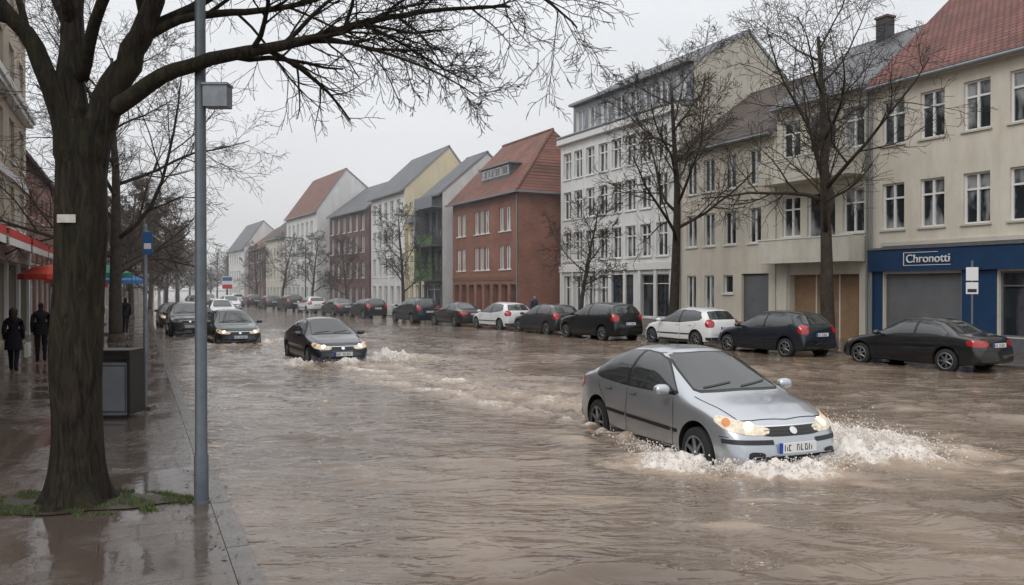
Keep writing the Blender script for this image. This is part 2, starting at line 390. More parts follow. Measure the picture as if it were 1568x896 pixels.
wins = wrow([.95, 2.35, 3.9, 5.6], .82, 4.3, 5.95, style='two', depth=.12) + wrow([.95, 2.35, 3.9, 5.6], .82, 7.05, 8.7, style='two', depth=.12)
wins += wrow([.95, 2.35], .75, 1.1, 2.8, style='two', depth=.12) + [((3.4, 4.1, 1.9, 2.8), dict(style='one', sill=True)), ((4.7, 6.5, 0.5, 2.85), dict(style='blind', gm=SHUT, sill=False))]
def extraC(P, W, E):
    P['trim'].box(.03, W, -.05, -.003, -.2, .55, PLINTH)
    P['trim'].box(0, W, -.2, -.003, 9.1, 9.38, STONE)
    P['trim'].tube([V((.1, -.1, 0)), V((.1, -.1, 9.3))], [.05, .05], 8, GUTTER)
building('ivory_house', (26.3, 34.75), (26.4, 27.8), [(0, 9.4), (5, 12.9), (10, 9.4)], wins, CREAM, SLATEB, extra=extraC)

W = 12.5
cols = [.9, 2.25, 3.7, 5.15, 6.6, 8.05, 9.5, 11.0]
wins = wrow(cols, 1.0, 3.95, 5.8, style='tee', depth=.14, surround=WTRIM) + wrow(cols, 1.0, 6.7, 8.5, style='tee', depth=.14, surround=WTRIM) + wrow(cols, 1.0, 9.35, 11.1, style='tee', depth=.14, surround=WTRIM)
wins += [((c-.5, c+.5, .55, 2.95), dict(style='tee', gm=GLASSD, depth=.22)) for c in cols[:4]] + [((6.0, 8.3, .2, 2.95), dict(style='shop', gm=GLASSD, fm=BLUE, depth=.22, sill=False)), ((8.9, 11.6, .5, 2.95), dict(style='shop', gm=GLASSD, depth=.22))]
def extraD(P, W, E):
    T = P['trim']
    aw = [(i*1.52+.35, i*1.52+1.5, 12.6, 14.1) for i in range(8)]
    facade(P['walls'], W-.01, 12.0, 14.4, aw, METAL, y=1.0, s0=0.01)
    GL = glass_mat('attic_glass', dark=(.08, .10, .12), light=(.3, .33, .36), thr=.55)
    for o in aw: window(P['walls'], P['windows'], P['glass'], o, WTRIM, y=1.0, style='two', sill=False, gm=GL)
    T.box(-.02, W+.02, .6, 1.6, 14.42, 14.58, GUTTER)
    T.box(-.05, W+.05, -.3, -.003, 11.7, 12.05, WTRIM); T.box(-.02, W+.02, -.14, -.003, 3.2, 3.6, WTRIM)
    T.tube([V((0, -.28, 12.15)), V((W, -.28, 12.15))], [.09, .09], 8, GUTTER)
    T.box(0, W, -.06, -.002, -.2, .4, PLINTH)
    for i in range(9): T.box(i*1.47+.05, i*1.47+.28, -.1, -.004, .4, 3.19, WTRIM)
    for x in (3.0, 6.0, 9.0):
        P['glass'].face([(x, 2.2, 15.22), (x+1, 2.2, 15.22), (x+1, 3.4, 15.87), (x, 3.4, 15.87)], GLASSD)
building('white_apartment_house', (25.9, 47.3), (26.3, 34.8), [(0, 12.0), (1.0, 12.01), (1.0, 14.4), (4.9, 16.5), (9.8, 12.5)], wins, WHITE, SLATE, side_wm=GABLE, extra=extraD, gutter=False, overh=0.02)

WOOD = mat('timber', (0.20, 0.10, 0.05), 0.7, var=0.3, vscale=5)
W = 11.0
wins = []
for s in (1.2, 2.1, 4.4, 5.3, 6.2, 8.5, 9.5):
    wins += wrow([s], .72, 6.1, 7.75, style='two', depth=.1) + wrow([s], .72, 3.45, 5.1, style='two', depth=.1)
wins += [((i*1.35+.3, i*1.35+1.2, .3, 2.4), dict(style='one', gm=GLASSD, fm=WOOD, depth=.35, sill=False)) for i in range(8)]
def extraBr(P, W, E):
    R = P['roof']; h, H, D, o = 8.75, 13.6, 8.0, .4
    a = [(-o, -o, h-.1), (W+o, -o, h-.1), (W+o, D+o, h-.1), (-o, D+o, h-.1)]; r0 = (.5, 4.2, H); r1 = (W-2.6, 4.2, H)
    R.face([a[0], a[1], r1, r0], RTILE2); R.face([a[1], a[2], r1], RTILE2); R.face([a[2], a[3], r0, r1], RTILE2); R.face([a[3], a[0], r0], RTILE2)
    R.face([a[0], a[3], a[2], a[1]], GUTTER)
    P['trim'].box(-o-.02, W+o+.02, -o-.12, -o, h-.22, h-.08, GUTTER)
    P['trim'].box(W+o, W+o+.1, -o, D+o, h-.22, h-.08, GUTTER)
    R.tube([V(r0), V(r1)], [.12, .12], 8, RTILE2); R.tube([V(r1), V(a[1])], [.1, .1], 8, RTILE2)
    R.box(3.3, 8.0, .9, 3.6, 9.7, 11.0, SLATE); R.box(3.1, 8.2, .7, 3.9, 11.003, 11.12, GUTTER)
    for i in range(4):
        P['windows'].box(3.5+i*1.12, 4.45+i*1.12, .86, .897, 10.25, 10.9, FRAME); P['glass'].face([(3.56+i*1.12, .85, 10.3), (4.39+i*1.12, .85, 10.3), (4.39+i*1.12, .85, 10.84), (3.56+i*1.12, .85, 10.84)], GLASS)
    P['trim'].box(0, W, -.04, -.003, 2.7, 2.95, WOOD)
    P['trim'].tube([V((W-.15, -.08, 0)), V((W-.15, -.08, 8.5))], [.05, .05], 8, GUTTER)
building('brick_house', (22.6, 59.0), (23.1, 48.0), [(0, 8.7), (8, 8.7)], wins, BRICK, RTILE2, roof=False, extra=extraBr)

GREEN = mat('green_cladding', (0.10, 0.19, 0.05), 0.6, var=0.2)
wins = wrow([.8, 2.2, 3.4], .9, 3.4, 5.2, style='two', fm=FRAMED) + wrow([.8, 2.2, 3.4], .9, 6.3, 8.4, style='two', fm=FRAMED) + [((.4, 3.5, .3, 2.5), dict(style='shop', gm=GLASSD))]
def extraG(P, W, E):
    T = P['trim']
    for z in (2.7, 5.5, 8.6): T.box(0.1, W-.1, -.9, -.004, z, z+.12, METAL); T.box(0.1, W-.1, -.9, -.84, z+.123, z+.95, GREEN if z < 8 else METAL)
    T.box(.02, .3, -.9, -.004, 2.83, 5.49, GREEN); T.box(1.32, 1.7, -.08, -.004, 2.83, 5.49, GREEN); T.box(2.72, 2.9, -.08, -.004, 2.83, 5.49, GREEN)
    T.box(.02, .3, -.9, -.004, 5.63, 8.59, METAL)
building('green_modern_house', (21.9, 64.0), (22.1, 60.0), [(0, 9.8), (4.0, 13.2), (9, 9.0)], wins, SLATE, SLATE, side_wm=WHITE, extra=extraG)
wins = wrow([.9, 2.4, 3.9], .8, 3.4, 5.0, style='two') + wrow([.9, 2.4, 3.9], .8, 5.9, 7.4, style='two') + wrow([.9, 2.4, 3.9], .9, .4, 2.4, style='two', gm=GLASSD)
building('cream_row_house', (22.3, 69.5), (22.5, 64.05), [(0, 8.2), (4.5, 12.0), (9, 8.2)], wins, YELLOW, SLATE)
wins = []
for z in (.5, 3.2, 5.9, 8.6): wins += wrow([1.1, 2.9, 4.7, 6.5, 8.3], 1.0, z, z+1.8, style='two')
building('yellow_gable_house', (21.7, 80.0), (22.1, 70.0), [(0, 11.2), (4.4, 15.3), (9.5, 9.0)], wins, WHITE, SLATE, side_wm=YELLOW)
wins = []
for z in (.5, 3.2, 5.9, 8.2): wins += wrow([1.1, 3.1, 5.1, 7.1, 9.1, 11.1], 1.0, z, z+1.7, style='two')
building('dark_brick_house', (20.3, 93.0), (21.5, 80.1), [(0, 10.4), (4.5, 13.8), (9, 10.4)], wins, BRICKD, SLATE, side_wm=BRICKD)
wins = []
for z in (.5, 3.2, 5.9, 8.4): wins += wrow([1.5+2*i for i in range(6)], 1.0, z, z+1.7, style='two')
building('white_gable_house', (17.8, 107.5), (19.0, 94.0), [(0, 11.2), (3.6, 16.2), (9, 12.0)], wins, WHITE, RTILE2, side_wm=WHITE)
wins = []
for z in (.5, 3.2, 5.9): wins += wrow([1.5+2*i for i in range(5)], 1.0, z, z+1.7, style='two')
building('terraced_house', (16.8, 119), (17.6, 107.6), [(0, 9.0), (4.5, 13.0), (9, 9.0)], wins, CREAM2, SLATEB)
building('terraced_house', (14.2, 144), (15.2, 131), [(0, 8.4), (3.0, 12.6), (8, 8.4)], wins, WHITE, SLATE)
building('terraced_house', (15.8, 130.8), (16.6, 119.2), [(0, 8.0), (4.5, 11.5), (8, 8.0)], wins, BRICKD, RTILE2)
building('backyard_house', (29.0, 80), (29.0, 64.0), [(0, 12.0), (4.0, 15.2), (8, 12.0)], [], YELLOW, RTILE2)

wins = []
for z in (4.6, 7.3): wins += wrow([3+3.0*i for i in range(11)], 1.5, z, z+1.7, style='two')
for z in (10.4, 13.0): wins += wrow([3+3.0*i for i in range(11)], 1.5, z, z+1.6, style='two')
wins += [((1+3.4*i, 3.9+3.4*i, .2, 3.1), dict(style='shop', gm=GLASSD, fm=FRAMED, sill=False, depth=.3)) for i in range(10)]
REDA = mat('awning_red', (0.5, 0.03, 0.02), 0.7, var=0.2)
WHA = mat('awning_white', (0.62, 0.62, 0.6), 0.7, var=0.1)
def extraL(P, W, E):
    T = P['trim']
    T.box(-.1, W+.15, -.4, -.003, 9.7, 9.95, WTRIM); T.box(-.1, W+.12, -.3, -.003, 9.5, 9.697, WTRIM)
    T.box(0, W, -.1, -.003, 6.5, 6.8, WTRIM); T.box(0, W, -.2, -.003, 3.2, 3.75, WHA)
    for i in range(6):
        a = W-5.6*(i+1)+.4; b = a+5.0
        T.face([(a, -.1, 4.3), (b, -.1, 4.3), (b, -1.35, 3.85), (a, -1.35, 3.85)], WHA)
        T.face([(a, -.1, 4.26), (a, -1.35, 3.81), (b, -1.35, 3.81), (b, -.1, 4.26)], WHA)
        T.box(a, b, -1.37, -1.353, 3.4, 3.62, WHA); T.box(a, b, -1.375, -1.353, 3.623, 3.87, REDA)
    for i in range(11): T.box(3.4*i+.45, 3.4*i+.85, -.12, -.004, 0, 3.19, WTRIM)
building('shop_building', (-4.6, 8.0), (-4.6, 42.6), [(0, 15.6), (6, 15.9), (12, 15.6)], wins, LEFTW, SLATE, extra=extraL)
wins = []
for z in (3.6, 6.3): wins += wrow([2+3.0*i for i in range(10)], 1.2, z, z+1.6, style='two')
wins += [((1+3.2*i, 3.4+3.2*i, .2, 2.8), dict(style='shop', gm=GLASSD, sill=False)) for i in range(9)]
building('brown_shop_house', (-5.6, 46), (-5.6, 80), [(0, 9.4), (4.5, 12.0), (9, 9.4)], wins, BRICK, RTILE2)
building('brown_shop_house', (-3.0, 88), (1.0, 125), [(0, 9.0), (4.5, 12.0), (9, 9.0)], wins, GABLE, SLATEB)

# ------------------------------------------------------------------ ground / pavements
g = MB(); GR = mat('wet_ground', (0.09, 0.075, 0.06), 0.4, var=0.4, vscale=0.2)
g.face([(-600, -200, -.42), (600, -200, -.42), (600, 900, -.42), (-600, 900, -.42)], GR); obj('ground', g.mesh('ground'))
def pave_mat(name, c1, c2, mortar, puddle=0.5):
    m = bpy.data.materials.new(name); m.use_nodes = True; nt = m.node_tree; N = nt.nodes; Lk = nt.links; b = N['Principled BSDF']
    tc = N.new('ShaderNodeTexCoord')
    br = N.new('ShaderNodeTexBrick'); br.inputs['Scale'].default_value = 1; br.inputs['Brick Width'].default_value = .6; br.inputs['Row Height'].default_value = .4
    br.inputs['Mortar Size'].default_value = .010; br.inputs['Color1'].default_value = (*c1, 1); br.inputs['Color2'].default_value = (*c2, 1); br.inputs['Mortar'].default_value = (*mortar, 1)
    Lk.new(tc.outputs['Object'], br.inputs['Vector'])
    n = N.new('ShaderNodeTexNoise'); n.inputs['Scale'].default_value = .6; n.inputs['Detail'].default_value = 7; n.inputs['Roughness'].default_value = .62; n.inputs['Distortion'].default_value = .4
    Lk.new(tc.outputs['Object'], n.inputs['Vector'])
    r = N.new('ShaderNodeValToRGB'); e = r.color_ramp.elements; e[0].position = puddle-.05; e[0].color = (1, 1, 1, 1); e[1].position = puddle+.05; e[1].color = (0, 0, 0, 1)
    Lk.new(n.outputs['Fac'], r.inputs['Fac'])
    nb = N.new('ShaderNodeTexNoise'); nb.inputs['Scale'].default_value = 2.3; nb.inputs['Detail'].default_value = 8; Lk.new(tc.outputs['Object'], nb.inputs['Vector'])
    dr = N.new('ShaderNodeMix'); dr.data_type = 'RGBA'
    mrn = N.new('ShaderNodeMapRange'); mrn.inputs['From Min'].default_value = .4; mrn.inputs['From Max'].default_value = .65; mrn.inputs['To Max'].default_value = .6; Lk.new(nb.outputs['Fac'], mrn.inputs['Value']); Lk.new(mrn.outputs[0], dr.inputs[0])
    Lk.new(br.outputs['Color'], dr.inputs[6]); dr.inputs[7].default_value = (.058, .044, .036, 1)
    mud = N.new('ShaderNodeMix'); mud.data_type = 'RGBA'
    ml = N.new('ShaderNodeMath'); ml.operation = 'MULTIPLY'; ml.inputs[1].default_value = .85; Lk.new(r.outputs[0], ml.inputs[0]); Lk.new(ml.outputs[0], mud.inputs[0])
    Lk.new(dr.outputs[2], mud.inputs[6]); mud.inputs[7].default_value = (0.078, 0.060, 0.050, 1)
    Lk.new(mud.outputs[2], b.inputs['Base Color'])
    n2 = N.new('ShaderNodeTexNoise'); n2.inputs['Scale'].default_value = 9; n2.inputs['Detail'].default_value = 6; Lk.new(tc.outputs['Object'], n2.inputs['Vector'])
    mr = N.new('ShaderNodeMapRange'); mr.inputs['From Min'].default_value = .35; mr.inputs['From Max'].default_value = .7; mr.inputs['To Min'].default_value = .10; mr.inputs['To Max'].default_value = .36; Lk.new(n2.outputs['Fac'], mr.inputs['Value'])
    mr2 = N.new('ShaderNodeMix'); Lk.new(r.outputs[0], mr2.inputs[0]); Lk.new(mr.outputs[0], mr2.inputs[2]); mr2.inputs[3].default_value = .035
    Lk.new(mr2.outputs[0], b.inputs['Roughness'])
    bp = N.new('ShaderNodeBump'); bp.inputs['Distance'].default_value = .012
    inv = N.new('ShaderNodeMath'); inv.operation = 'MULTIPLY_ADD'; inv.inputs[1].default_value = -.5; inv.inputs[2].default_value = .62; Lk.new(r.outputs[0], inv.inputs[0])
    Lk.new(inv.outputs[0], bp.inputs['Strength'])
    ad = N.new('ShaderNodeMath'); ad.operation = 'SUBTRACT'; Lk.new(n2.outputs['Fac'], ad.inputs[0]); Lk.new(br.outputs['Fac'], ad.inputs[1]); Lk.new(ad.outputs[0], bp.inputs['Height'])
    Lk.new(bp.outputs[0], b.inputs['Normal'])
    return m
PAVE = pave_mat('wet_paving', (0.115, 0.092, 0.078), (0.092, 0.073, 0.062), (0.055, 0.043, 0.037), .51)
KERB = mat('kerb_stone', (0.12, 0.105, 0.092), 0.16, var=0.5, vscale=2.5, bump=0.4)
g = MB(); g.box(-14, .66, -8, 160, -.4, .03, PAVE)
for i in range(110):
    y = -8+i*1.5; g.box(.665, .84, y, y+1.485, -.4, .034, KERB)
obj('pavement', g.mesh('pavement'))
def kx(y): return float(np.interp(y, [-10, 15, 30, 48, 65, 90, 120, 170], [21.6, 21.5, 20.4, 18.9, 17.2, 15.0, 13.3, 11.0]))
g = MB(); ys = list(range(-10, 171, 2))
for a, b in zip(ys[:-1], ys[1:]):
    xa, xb = kx(a), kx(b)
    g.face([(xa+.18, a, .05), (40, a, .05), (40, b, .05), (xb+.18, b, .05)], PAVE)
    g.face([(xa, a, .056), (xa+.175, a, .056), (xb+.175, b, .056), (xb, b, .056)], KERB)
    g.face([(xa, a, -.3), (xa, a, .056), (xb, b, .056), (xb, b, -.3)], KERB)
obj('pavement', g.mesh('pavement2'))

# ------------------------------------------------------------------ flood water
CARS_W = [  # x, y, heading unit (forward), amplitude
    (7.42, 9.5, (-.07, -0.9975), 1.0), (5.25, 24.9, (0.05, -1), .85), (3.45, 34, (0.05, -1), .6)]
def seg(a, b, st): return list(np.arange(a, b-1e-6, st))
X = np.array(seg(.845, 5.2, .055)+seg(5.2, 11.2, .035)+seg(11.2, 17.5, .09)+seg(17.5, 24, .25)+[24, 26.5, 40])
Y = np.array(seg(-6, 3, .5)+seg(3, 5.2, .06)+seg(5.2, 13.2, .035)+seg(13.2, 26, .075)+seg(26, 45, .16)+seg(45, 100, .8)+seg(100, 400, 10))
XX, YY = np.meshgrid(X, Y)
def waves(x, y, n, lmin, lmax, slope, seed, sd=None):
    rs = np.random.RandomState(seed); h = np.zeros_like(x)
    for i in range(n):
        l = math.exp(rs.uniform(math.log(lmin), math.log(lmax))); th = rs.normal(1.12, sd) if sd else rs.uniform(0, math.pi)
        k = 2*math.pi/l; h += slope*l/(2*math.pi)*math.sqrt(2/n)*np.sin(k*(x*math.cos(th)+y*math.sin(th))+rs.uniform(0, 6.28))
    return h
dist = np.sqrt(XX**2+YY**2)
fade = np.clip(1.6-dist/40, .0, 1)
amp = .6+.5*np.clip(waves(XX, YY, 12, 2, 7, 1.6, 5), -1, 1)
wx_ = XX+.26*waves(XX, YY, 10, 1.5, 5, .9, 23); wy_ = YY+.26*waves(XX, YY, 10, 1.5, 5, .9, 29)
ww = waves(wx_, wy_, 60, .32, 1.7, .155, 1, .45)
sdv = ww.std(); s_ = np.clip(ww/sdv, -3, 3)
ww = sdv*(s_+.22*(s_**2-1))          # slightly peaked crests
Z = ww*fade*amp*np.clip((XX-.84)/1.4, .1, 1)
F = np.zeros_like(Z)
nz = waves(XX, YY, 40, .12, .5, 1.0, 11); nz /= nz.std()
nz2 = waves(XX, YY, 30, .4, 1.6, 1.0, 13); nz2 /= nz2.std()
nz3 = waves(XX, YY, 40, .09, .22, 1.0, 17); nz3 /= nz3.std()
for cx, cy, (hx, hy), A in CARS_W:
    a = (XX-cx)*hx+(YY-cy)*hy
    b = (XX-cx)*(-hy)+(YY-cy)*hx       # +b = towards +x side
    ab = np.abs(b)
    ar = 2.36-.55*np.clip(ab-.35, 0, None)**1.3
    d = (a-ar)
    side = np.where(b > 0, 1.2, .9)
    bow = np.exp(-(d/.20)**2)*np.exp(-(ab/1.5)**4)
    bow2 = np.exp(-(d/.42)**2)*np.exp(-(ab/2.0)**4)
    Z += A*(.080*bow*(1+.3*nz2)*side + .028*bow2*nz + .015*bow2*nz3)
    pl = np.exp(-(((a-1.6)/.95)**2+((b-1.7)/.6)**2))
    pl2 = np.exp(-(((a-1.4)/1.6)**2+((b-2.3)/1.4)**2))
    pn = np.exp(-(((a-1.5)/.7)**2+((b+1.2)/.32)**2))
    Z += A*(.15*pl*(1+.4*nz2)+.045*pl*nz+.026*pl*nz3+.03*pl2*nz2+.012*pl2*nz + .05*pn*(1+.4*nz)+.018*pn*nz3)
    arm = np.exp(-((ab-(1.0+.34*(2.2-a)))/.26)**2)*(a < 1.9)*np.exp(-np.clip(1.9-a, 0, None)/5)
    arm2 = np.exp(-((ab-(1.9+.40*(2.6-a)))/.2)**2)*(a < 2.3)*np.exp(-np.clip(2.3-a, 0, None)/5)
    Z += A*(.04*arm*(1+.5*nz2)+.025*arm2)
    tr = np.exp(-(ab/1.3)**4)*(a < -1.9)*np.exp(-np.clip(-1.9-a, 0, None)/7)
    sd = np.exp(-((ab-1.02)/.27)**2)*(np.abs(a) < 2.1)
    Z += A*(.022*tr*nz+.016*sd*nz)
    F = np.maximum(F, np.clip(A*(1.15*bow2*(.8+.3*nz2)+1.2*pl*(.9+.15*nz2)+.65*pl2*(.7+.4*nz2)+1.05*pn+.55*arm*(.55+.45*nz2)+.58*tr*(.6+.4*nz2)+.7*sd*(.65+.35*nz)), 0, 1.15))
tx = 5.2+(24-YY)*.14
tr = np.exp(-((XX-tx)/1.35)**4)*np.clip((YY-10.5)/3, 0, 1)*np.clip((25-YY)/3, 0, 1)
F = np.maximum(F, np.clip(tr*(.46+.24*nz2), 0, 1)); Z += tr*(.020*nz2+.009*nz)
cur = waves(XX*1.0, YY*.45, 24, .8, 4, 1.0, 41); cur /= cur.std()
F = np.maximum(F, np.clip((cur-.5)*.14, 0, .24)*np.clip(1.3-dist/45, 0, 1)*np.clip((XX-1)/2, 0, 1))
rs_ = waves(wx_, wy_, 30, .3, 1.4, 1.0, 61, .35); rs_ /= rs_.std()
F = np.maximum(F, np.clip((rs_-.9)*.7, 0, .62)*np.exp(-(((XX-9.3)/2.6)**2+((YY-6.4)/2.2)**2)))
F = np.maximum(F, np.clip((rs_-1.3)*.6, 0, .42)*np.clip((XX-2.5)/2, 0, 1)*np.clip(1.2-dist/30, 0, 1))
ln = np.exp(-((XX-(16.4-.294*(YY-10.3)))/.10)**2)*np.clip((17.5-YY)/2, 0, 1)
F = np.maximum(F, ln*.42*(.8+.2*nz))
ny, nx = XX.shape
co_ = np.stack([XX, YY, Z], -1).reshape(-1, 3)
idx = np.arange(nx*ny).reshape(ny, nx)
q = np.stack([idx[:-1, :-1], idx[:-1, 1:], idx[1:, 1:], idx[1:, :-1]], -1).reshape(-1, 4)
me = bpy.data.meshes.new('flood_water'); me.from_pydata(co_.tolist(), [], q.tolist())
me.polygons.foreach_set('use_smooth', [True]*len(me.polygons))
at = me.attributes.new('foam', 'FLOAT', 'POINT'); at.data.foreach_set('value', F.reshape(-1).astype(np.float32))
def water_mat():
    m = bpy.data.materials.new('muddy_water'); m.use_nodes = True; nt = m.node_tree; N = nt.nodes; Lk = nt.links; b = N['Principled BSDF']
    tc = N.new('ShaderNodeTexCoord'); atn = N.new('ShaderNodeAttribute'); atn.attribute_name = 'foam'
    n1 = N.new('ShaderNodeTexNoise'); n1.inputs['Scale'].default_value = .35; n1.inputs['Detail'].default_value = 5; Lk.new(tc.outputs['Object'], n1.inputs['Vector'])
    r1 = N.new('ShaderNodeValToRGB'); e = r1.color_ramp.elements; e[0].position = .35; e[0].color = (.112, .081, .060, 1); e[1].position = .68; e[1].color = (.205, .156, .118, 1)
    Lk.new(n1.outputs['Fac'], r1.inputs['Fac'])
    n2 = N.new('ShaderNodeTexNoise'); n2.inputs['Scale'].default_value = 9; n2.inputs['Detail'].default_value = 9; n2.inputs['Roughness'].default_value = .72; n2.inputs['Distortion'].default_value = .6; Lk.new(tc.outputs['Object'], n2.inputs['Vector'])
    ad = N.new('ShaderNodeMath'); ad.operation = 'MULTIPLY_ADD'; ad.inputs[1].default_value = 2.0; ad.inputs[2].default_value = -1.05
    Lk.new(n2.outputs['Fac'], ad.inputs[0])
    a2 = N.new('ShaderNodeMath'); a2.operation = 'ADD'; Lk.new(atn.outputs['Fac'], a2.inputs[0]); Lk.new(ad.outputs[0], a2.inputs[1])
    mr = N.new('ShaderNodeMapRange'); mr.interpolation_type = 'SMOOTHSTEP'; mr.inputs['From Min'].default_value = .48; mr.inputs['From Max'].default_value = 1.1; Lk.new(a2.outputs[0], mr.inputs['Value'])
    lim = N.new('ShaderNodeMath'); lim.operation = 'MULTIPLY'; Lk.new(mr.outputs[0], lim.inputs[0])
    sa = N.new('ShaderNodeMapRange'); sa.inputs['From Min'].default_value = 0.1; sa.inputs['From Max'].default_value = .4; Lk.new(atn.outputs['Fac'], sa.inputs['Value']); Lk.new(sa.outputs[0], lim.inputs[1])
    m0 = N.new('ShaderNodeMix'); m0.data_type = 'RGBA'
    cf = N.new('ShaderNodeMath'); cf.operation = 'MULTIPLY'; cf.inputs[1].default_value = 1.5; cf.use_clamp = True; Lk.new(atn.outputs['Fac'], cf.inputs[0]); Lk.new(cf.outputs[0], m0.inputs[0])
    Lk.new(r1.outputs[0], m0.inputs[6]); m0.inputs[7].default_value = (.39, .30, .22, 1)
    mx = N.new('ShaderNodeMix'); mx.data_type = 'RGBA'; Lk.new(lim.outputs[0], mx.inputs[0]); Lk.new(m0.outputs[2], mx.inputs[6]); mx.inputs[7].default_value = (.76, .71, .66, 1)
    Lk.new(mx.outputs[2], b.inputs['Base Color'])
    rr = N.new('ShaderNodeMapRange'); rr.inputs['To Min'].default_value = .04; rr.inputs['To Max'].default_value = .5; Lk.new(lim.outputs[0], rr.inputs['Value']); Lk.new(rr.outputs[0], b.inputs['Roughness'])
    b.inputs['IOR'].default_value = 1.45
    vr = N.new('ShaderNodeVectorRotate'); vr.rotation_type = 'Z_AXIS'; vr.inputs['Angle'].default_value = math.radians(26); Lk.new(tc.outputs['Object'], vr.inputs['Vector'])
    mp = N.new('ShaderNodeMapping'); mp.inputs['Scale'].default_value = (1, 2.6, 1); Lk.new(vr.outputs[0], mp.inputs[0])
    n3 = N.new('ShaderNodeTexNoise'); n3.inputs['Scale'].default_value = 1.5; n3.inputs['Detail'].default_value = 3; n3.inputs['Roughness'].default_value = .5; n3.inputs['Distortion'].default_value = .9; Lk.new(mp.outputs[0], n3.inputs['Vector'])
    n4 = N.new('ShaderNodeTexNoise'); n4.inputs['Scale'].default_value = 4.6; n4.inputs['Detail'].default_value = 2; n4.inputs['Distortion'].default_value = .5; Lk.new(mp.outputs[0], n4.inputs['Vector'])
    b1 = N.new('ShaderNodeBump'); b1.inputs['Strength'].default_value = .85; b1.inputs['Distance'].default_value = .065; Lk.new(n3.outputs['Fac'], b1.inputs['Height'])
    b2 = N.new('ShaderNodeBump'); b2.inputs['Strength'].default_value = .7; b2.inputs['Distance'].default_value = .012; Lk.new(n4.outputs['Fac'], b2.inputs['Height']); Lk.new(b1.outputs[0], b2.inputs['Normal'])
    b3 = N.new('ShaderNodeBump'); b3.inputs['Distance'].default_value = .035; Lk.new(n2.outputs['Fac'], b3.inputs['Height']); Lk.new(b2.outputs[0], b3.inputs['Normal'])
    st = N.new('ShaderNodeMath'); st.operation = 'MULTIPLY'; st.inputs[1].default_value = .8; st.use_clamp = True; Lk.new(atn.outputs['Fac'], st.inputs[0]); Lk.new(st.outputs[0], b3.inputs['Strength'])
    Lk.new(b3.outputs[0], b.inputs['Normal'])
    return m
WATER = water_mat(); me.materials.append(WATER); obj('flood_water', me)
SPRAY = mat('water_spray', (.68, .63, .58), .25, var=.2, vscale=10)
def blob(mb, c, r, m, sx=1, sy=1, sz=1):
    t = (1+5**.5)/2; k = mb.mi(m); b = len(mb.v)
    for p in ((-1,t,0),(1,t,0),(-1,-t,0),(1,-t,0),(0,-1,t),(0,1,t),(0,-1,-t),(0,1,-t),(t,0,-1),(t,0,1),(-t,0,-1),(-t,0,1)):
        q = V(p).normalized()*r*random.uniform(.7, 1.25); mb.v.append((c[0]+q.x*sx, c[1]+q.y*sy, c[2]+q.z*sz))
    for f in ((0,11,5),(0,5,1),(0,1,7),(0,7,10),(0,10,11),(1,5,9),(5,11,4),(11,10,2),(10,7,6),(7,1,8),(3,9,4),(3,4,2),(3,2,6),(3,6,8),(3,8,9),(4,9,5),(2,4,11),(6,2,10),(8,6,7),(9,8,1)):
        mb.f.append(tuple(b+i for i in f)); mb.m.append(k)
sp_ = MB()
for cx, cy, (hx, hy), A in CARS_W[:3]:
    for i in range(int(6500*A*A)):
        u = random.random()
        if u < .62:
            a = random.gauss(1.7, .55); b = 1.1+abs(random.gauss(0, .6)); h = .04+abs(random.gauss(0, .17))*math.exp(-((b-1.5)/.7)**2)+.04
        elif u < .85:
            b = random.uniform(-1.3, 1.5); a = 2.40-.55*max(0, abs(b)-.35)**1.3+random.gauss(0, .16); h = abs(random.gauss(0, .05))+.06
        else:
            b = -1.1-abs(random.gauss(0, .25)); a = random.gauss(1.4, .55); h = abs(random.gauss(0, .055))+.05
        h *= A
        x = cx+a*hx+b*(-hy); y = cy+a*hy+b*hx
        r = random.choice([.003, .004, .004, .005, .006, .008, .010, .013])*(.75 if h > .2 else 1.1)
        blob(sp_, (x, y, h), r, SPRAY, 1, 1, random.uniform(.7, 1.6))
obj('water_splash', sp_.mesh('water_splash', True))

# ------------------------------------------------------------------ rain haze in the depth of the street
hz = MB(); hm_ = bpy.data.materials.new('rain_haze'); hm_.use_nodes = True; nt = hm_.node_tree; nt.nodes.remove(nt.nodes['Principled BSDF'])
vs_ = nt.nodes.new('ShaderNodeVolumeScatter'); vs_.inputs['Color'].default_value = (.93, .95, 1, 1); vs_.inputs['Density'].default_value = .0022
nt.links.new(vs_.outputs[0], nt.nodes['Material Output'].inputs['Volume'])
hz.box(-90, 110, 28, 420, -.3, 32, hm_); obj('rain_haze', hz.mesh('rain_haze'))

# ------------------------------------------------------------------ cars
TYRE = mat('tyre', (.018, .018, .018), .8); RIM = mat('alloy_rim', (.22, .23, .24), .4, .8)
CGLASS = mat('car_glass', (.028, .034, .035), .03, spec=1.0)
BLK = mat('black_plastic', (.015, .015, .016), .45); SEAM = mat('door_gap', (.006, .006, .006), .9)
CHROME = mat('chrome', (.7, .7, .7), .12, 1.0)
TAIL = mat('tail_lamp', (.28, .008, .01), .12, coat=1, emit=.06, ecol=(1, .02, .01))
HEADON = mat('headlamp_lit', (.85, .8, .7), .15, emit=2.6, ecol=(1, .74, .42)); HEADGL = mat('headlamp_glass', (.42, .43, .43), .08, .5, coat=1, var=.5, vscale=18)
HEADW = mat('headlamp_lit_soft', (.6, .55, .46), .12, emit=.28, ecol=(1, .76, .5), var=.6, vscale=16)
AMBER = mat('indicator', (.6, .2, .02), .15, coat=1)
PLATE = mat('number_plate', (.7, .7, .68), .4); PBLUE = mat('plate_blue', (.01, .05, .35), .4)
def paint(n, c, metal=.5, rough=.3): return mat('car_paint_'+n, c, rough, metal, coat=1.0, bump=.02, bscale=3)
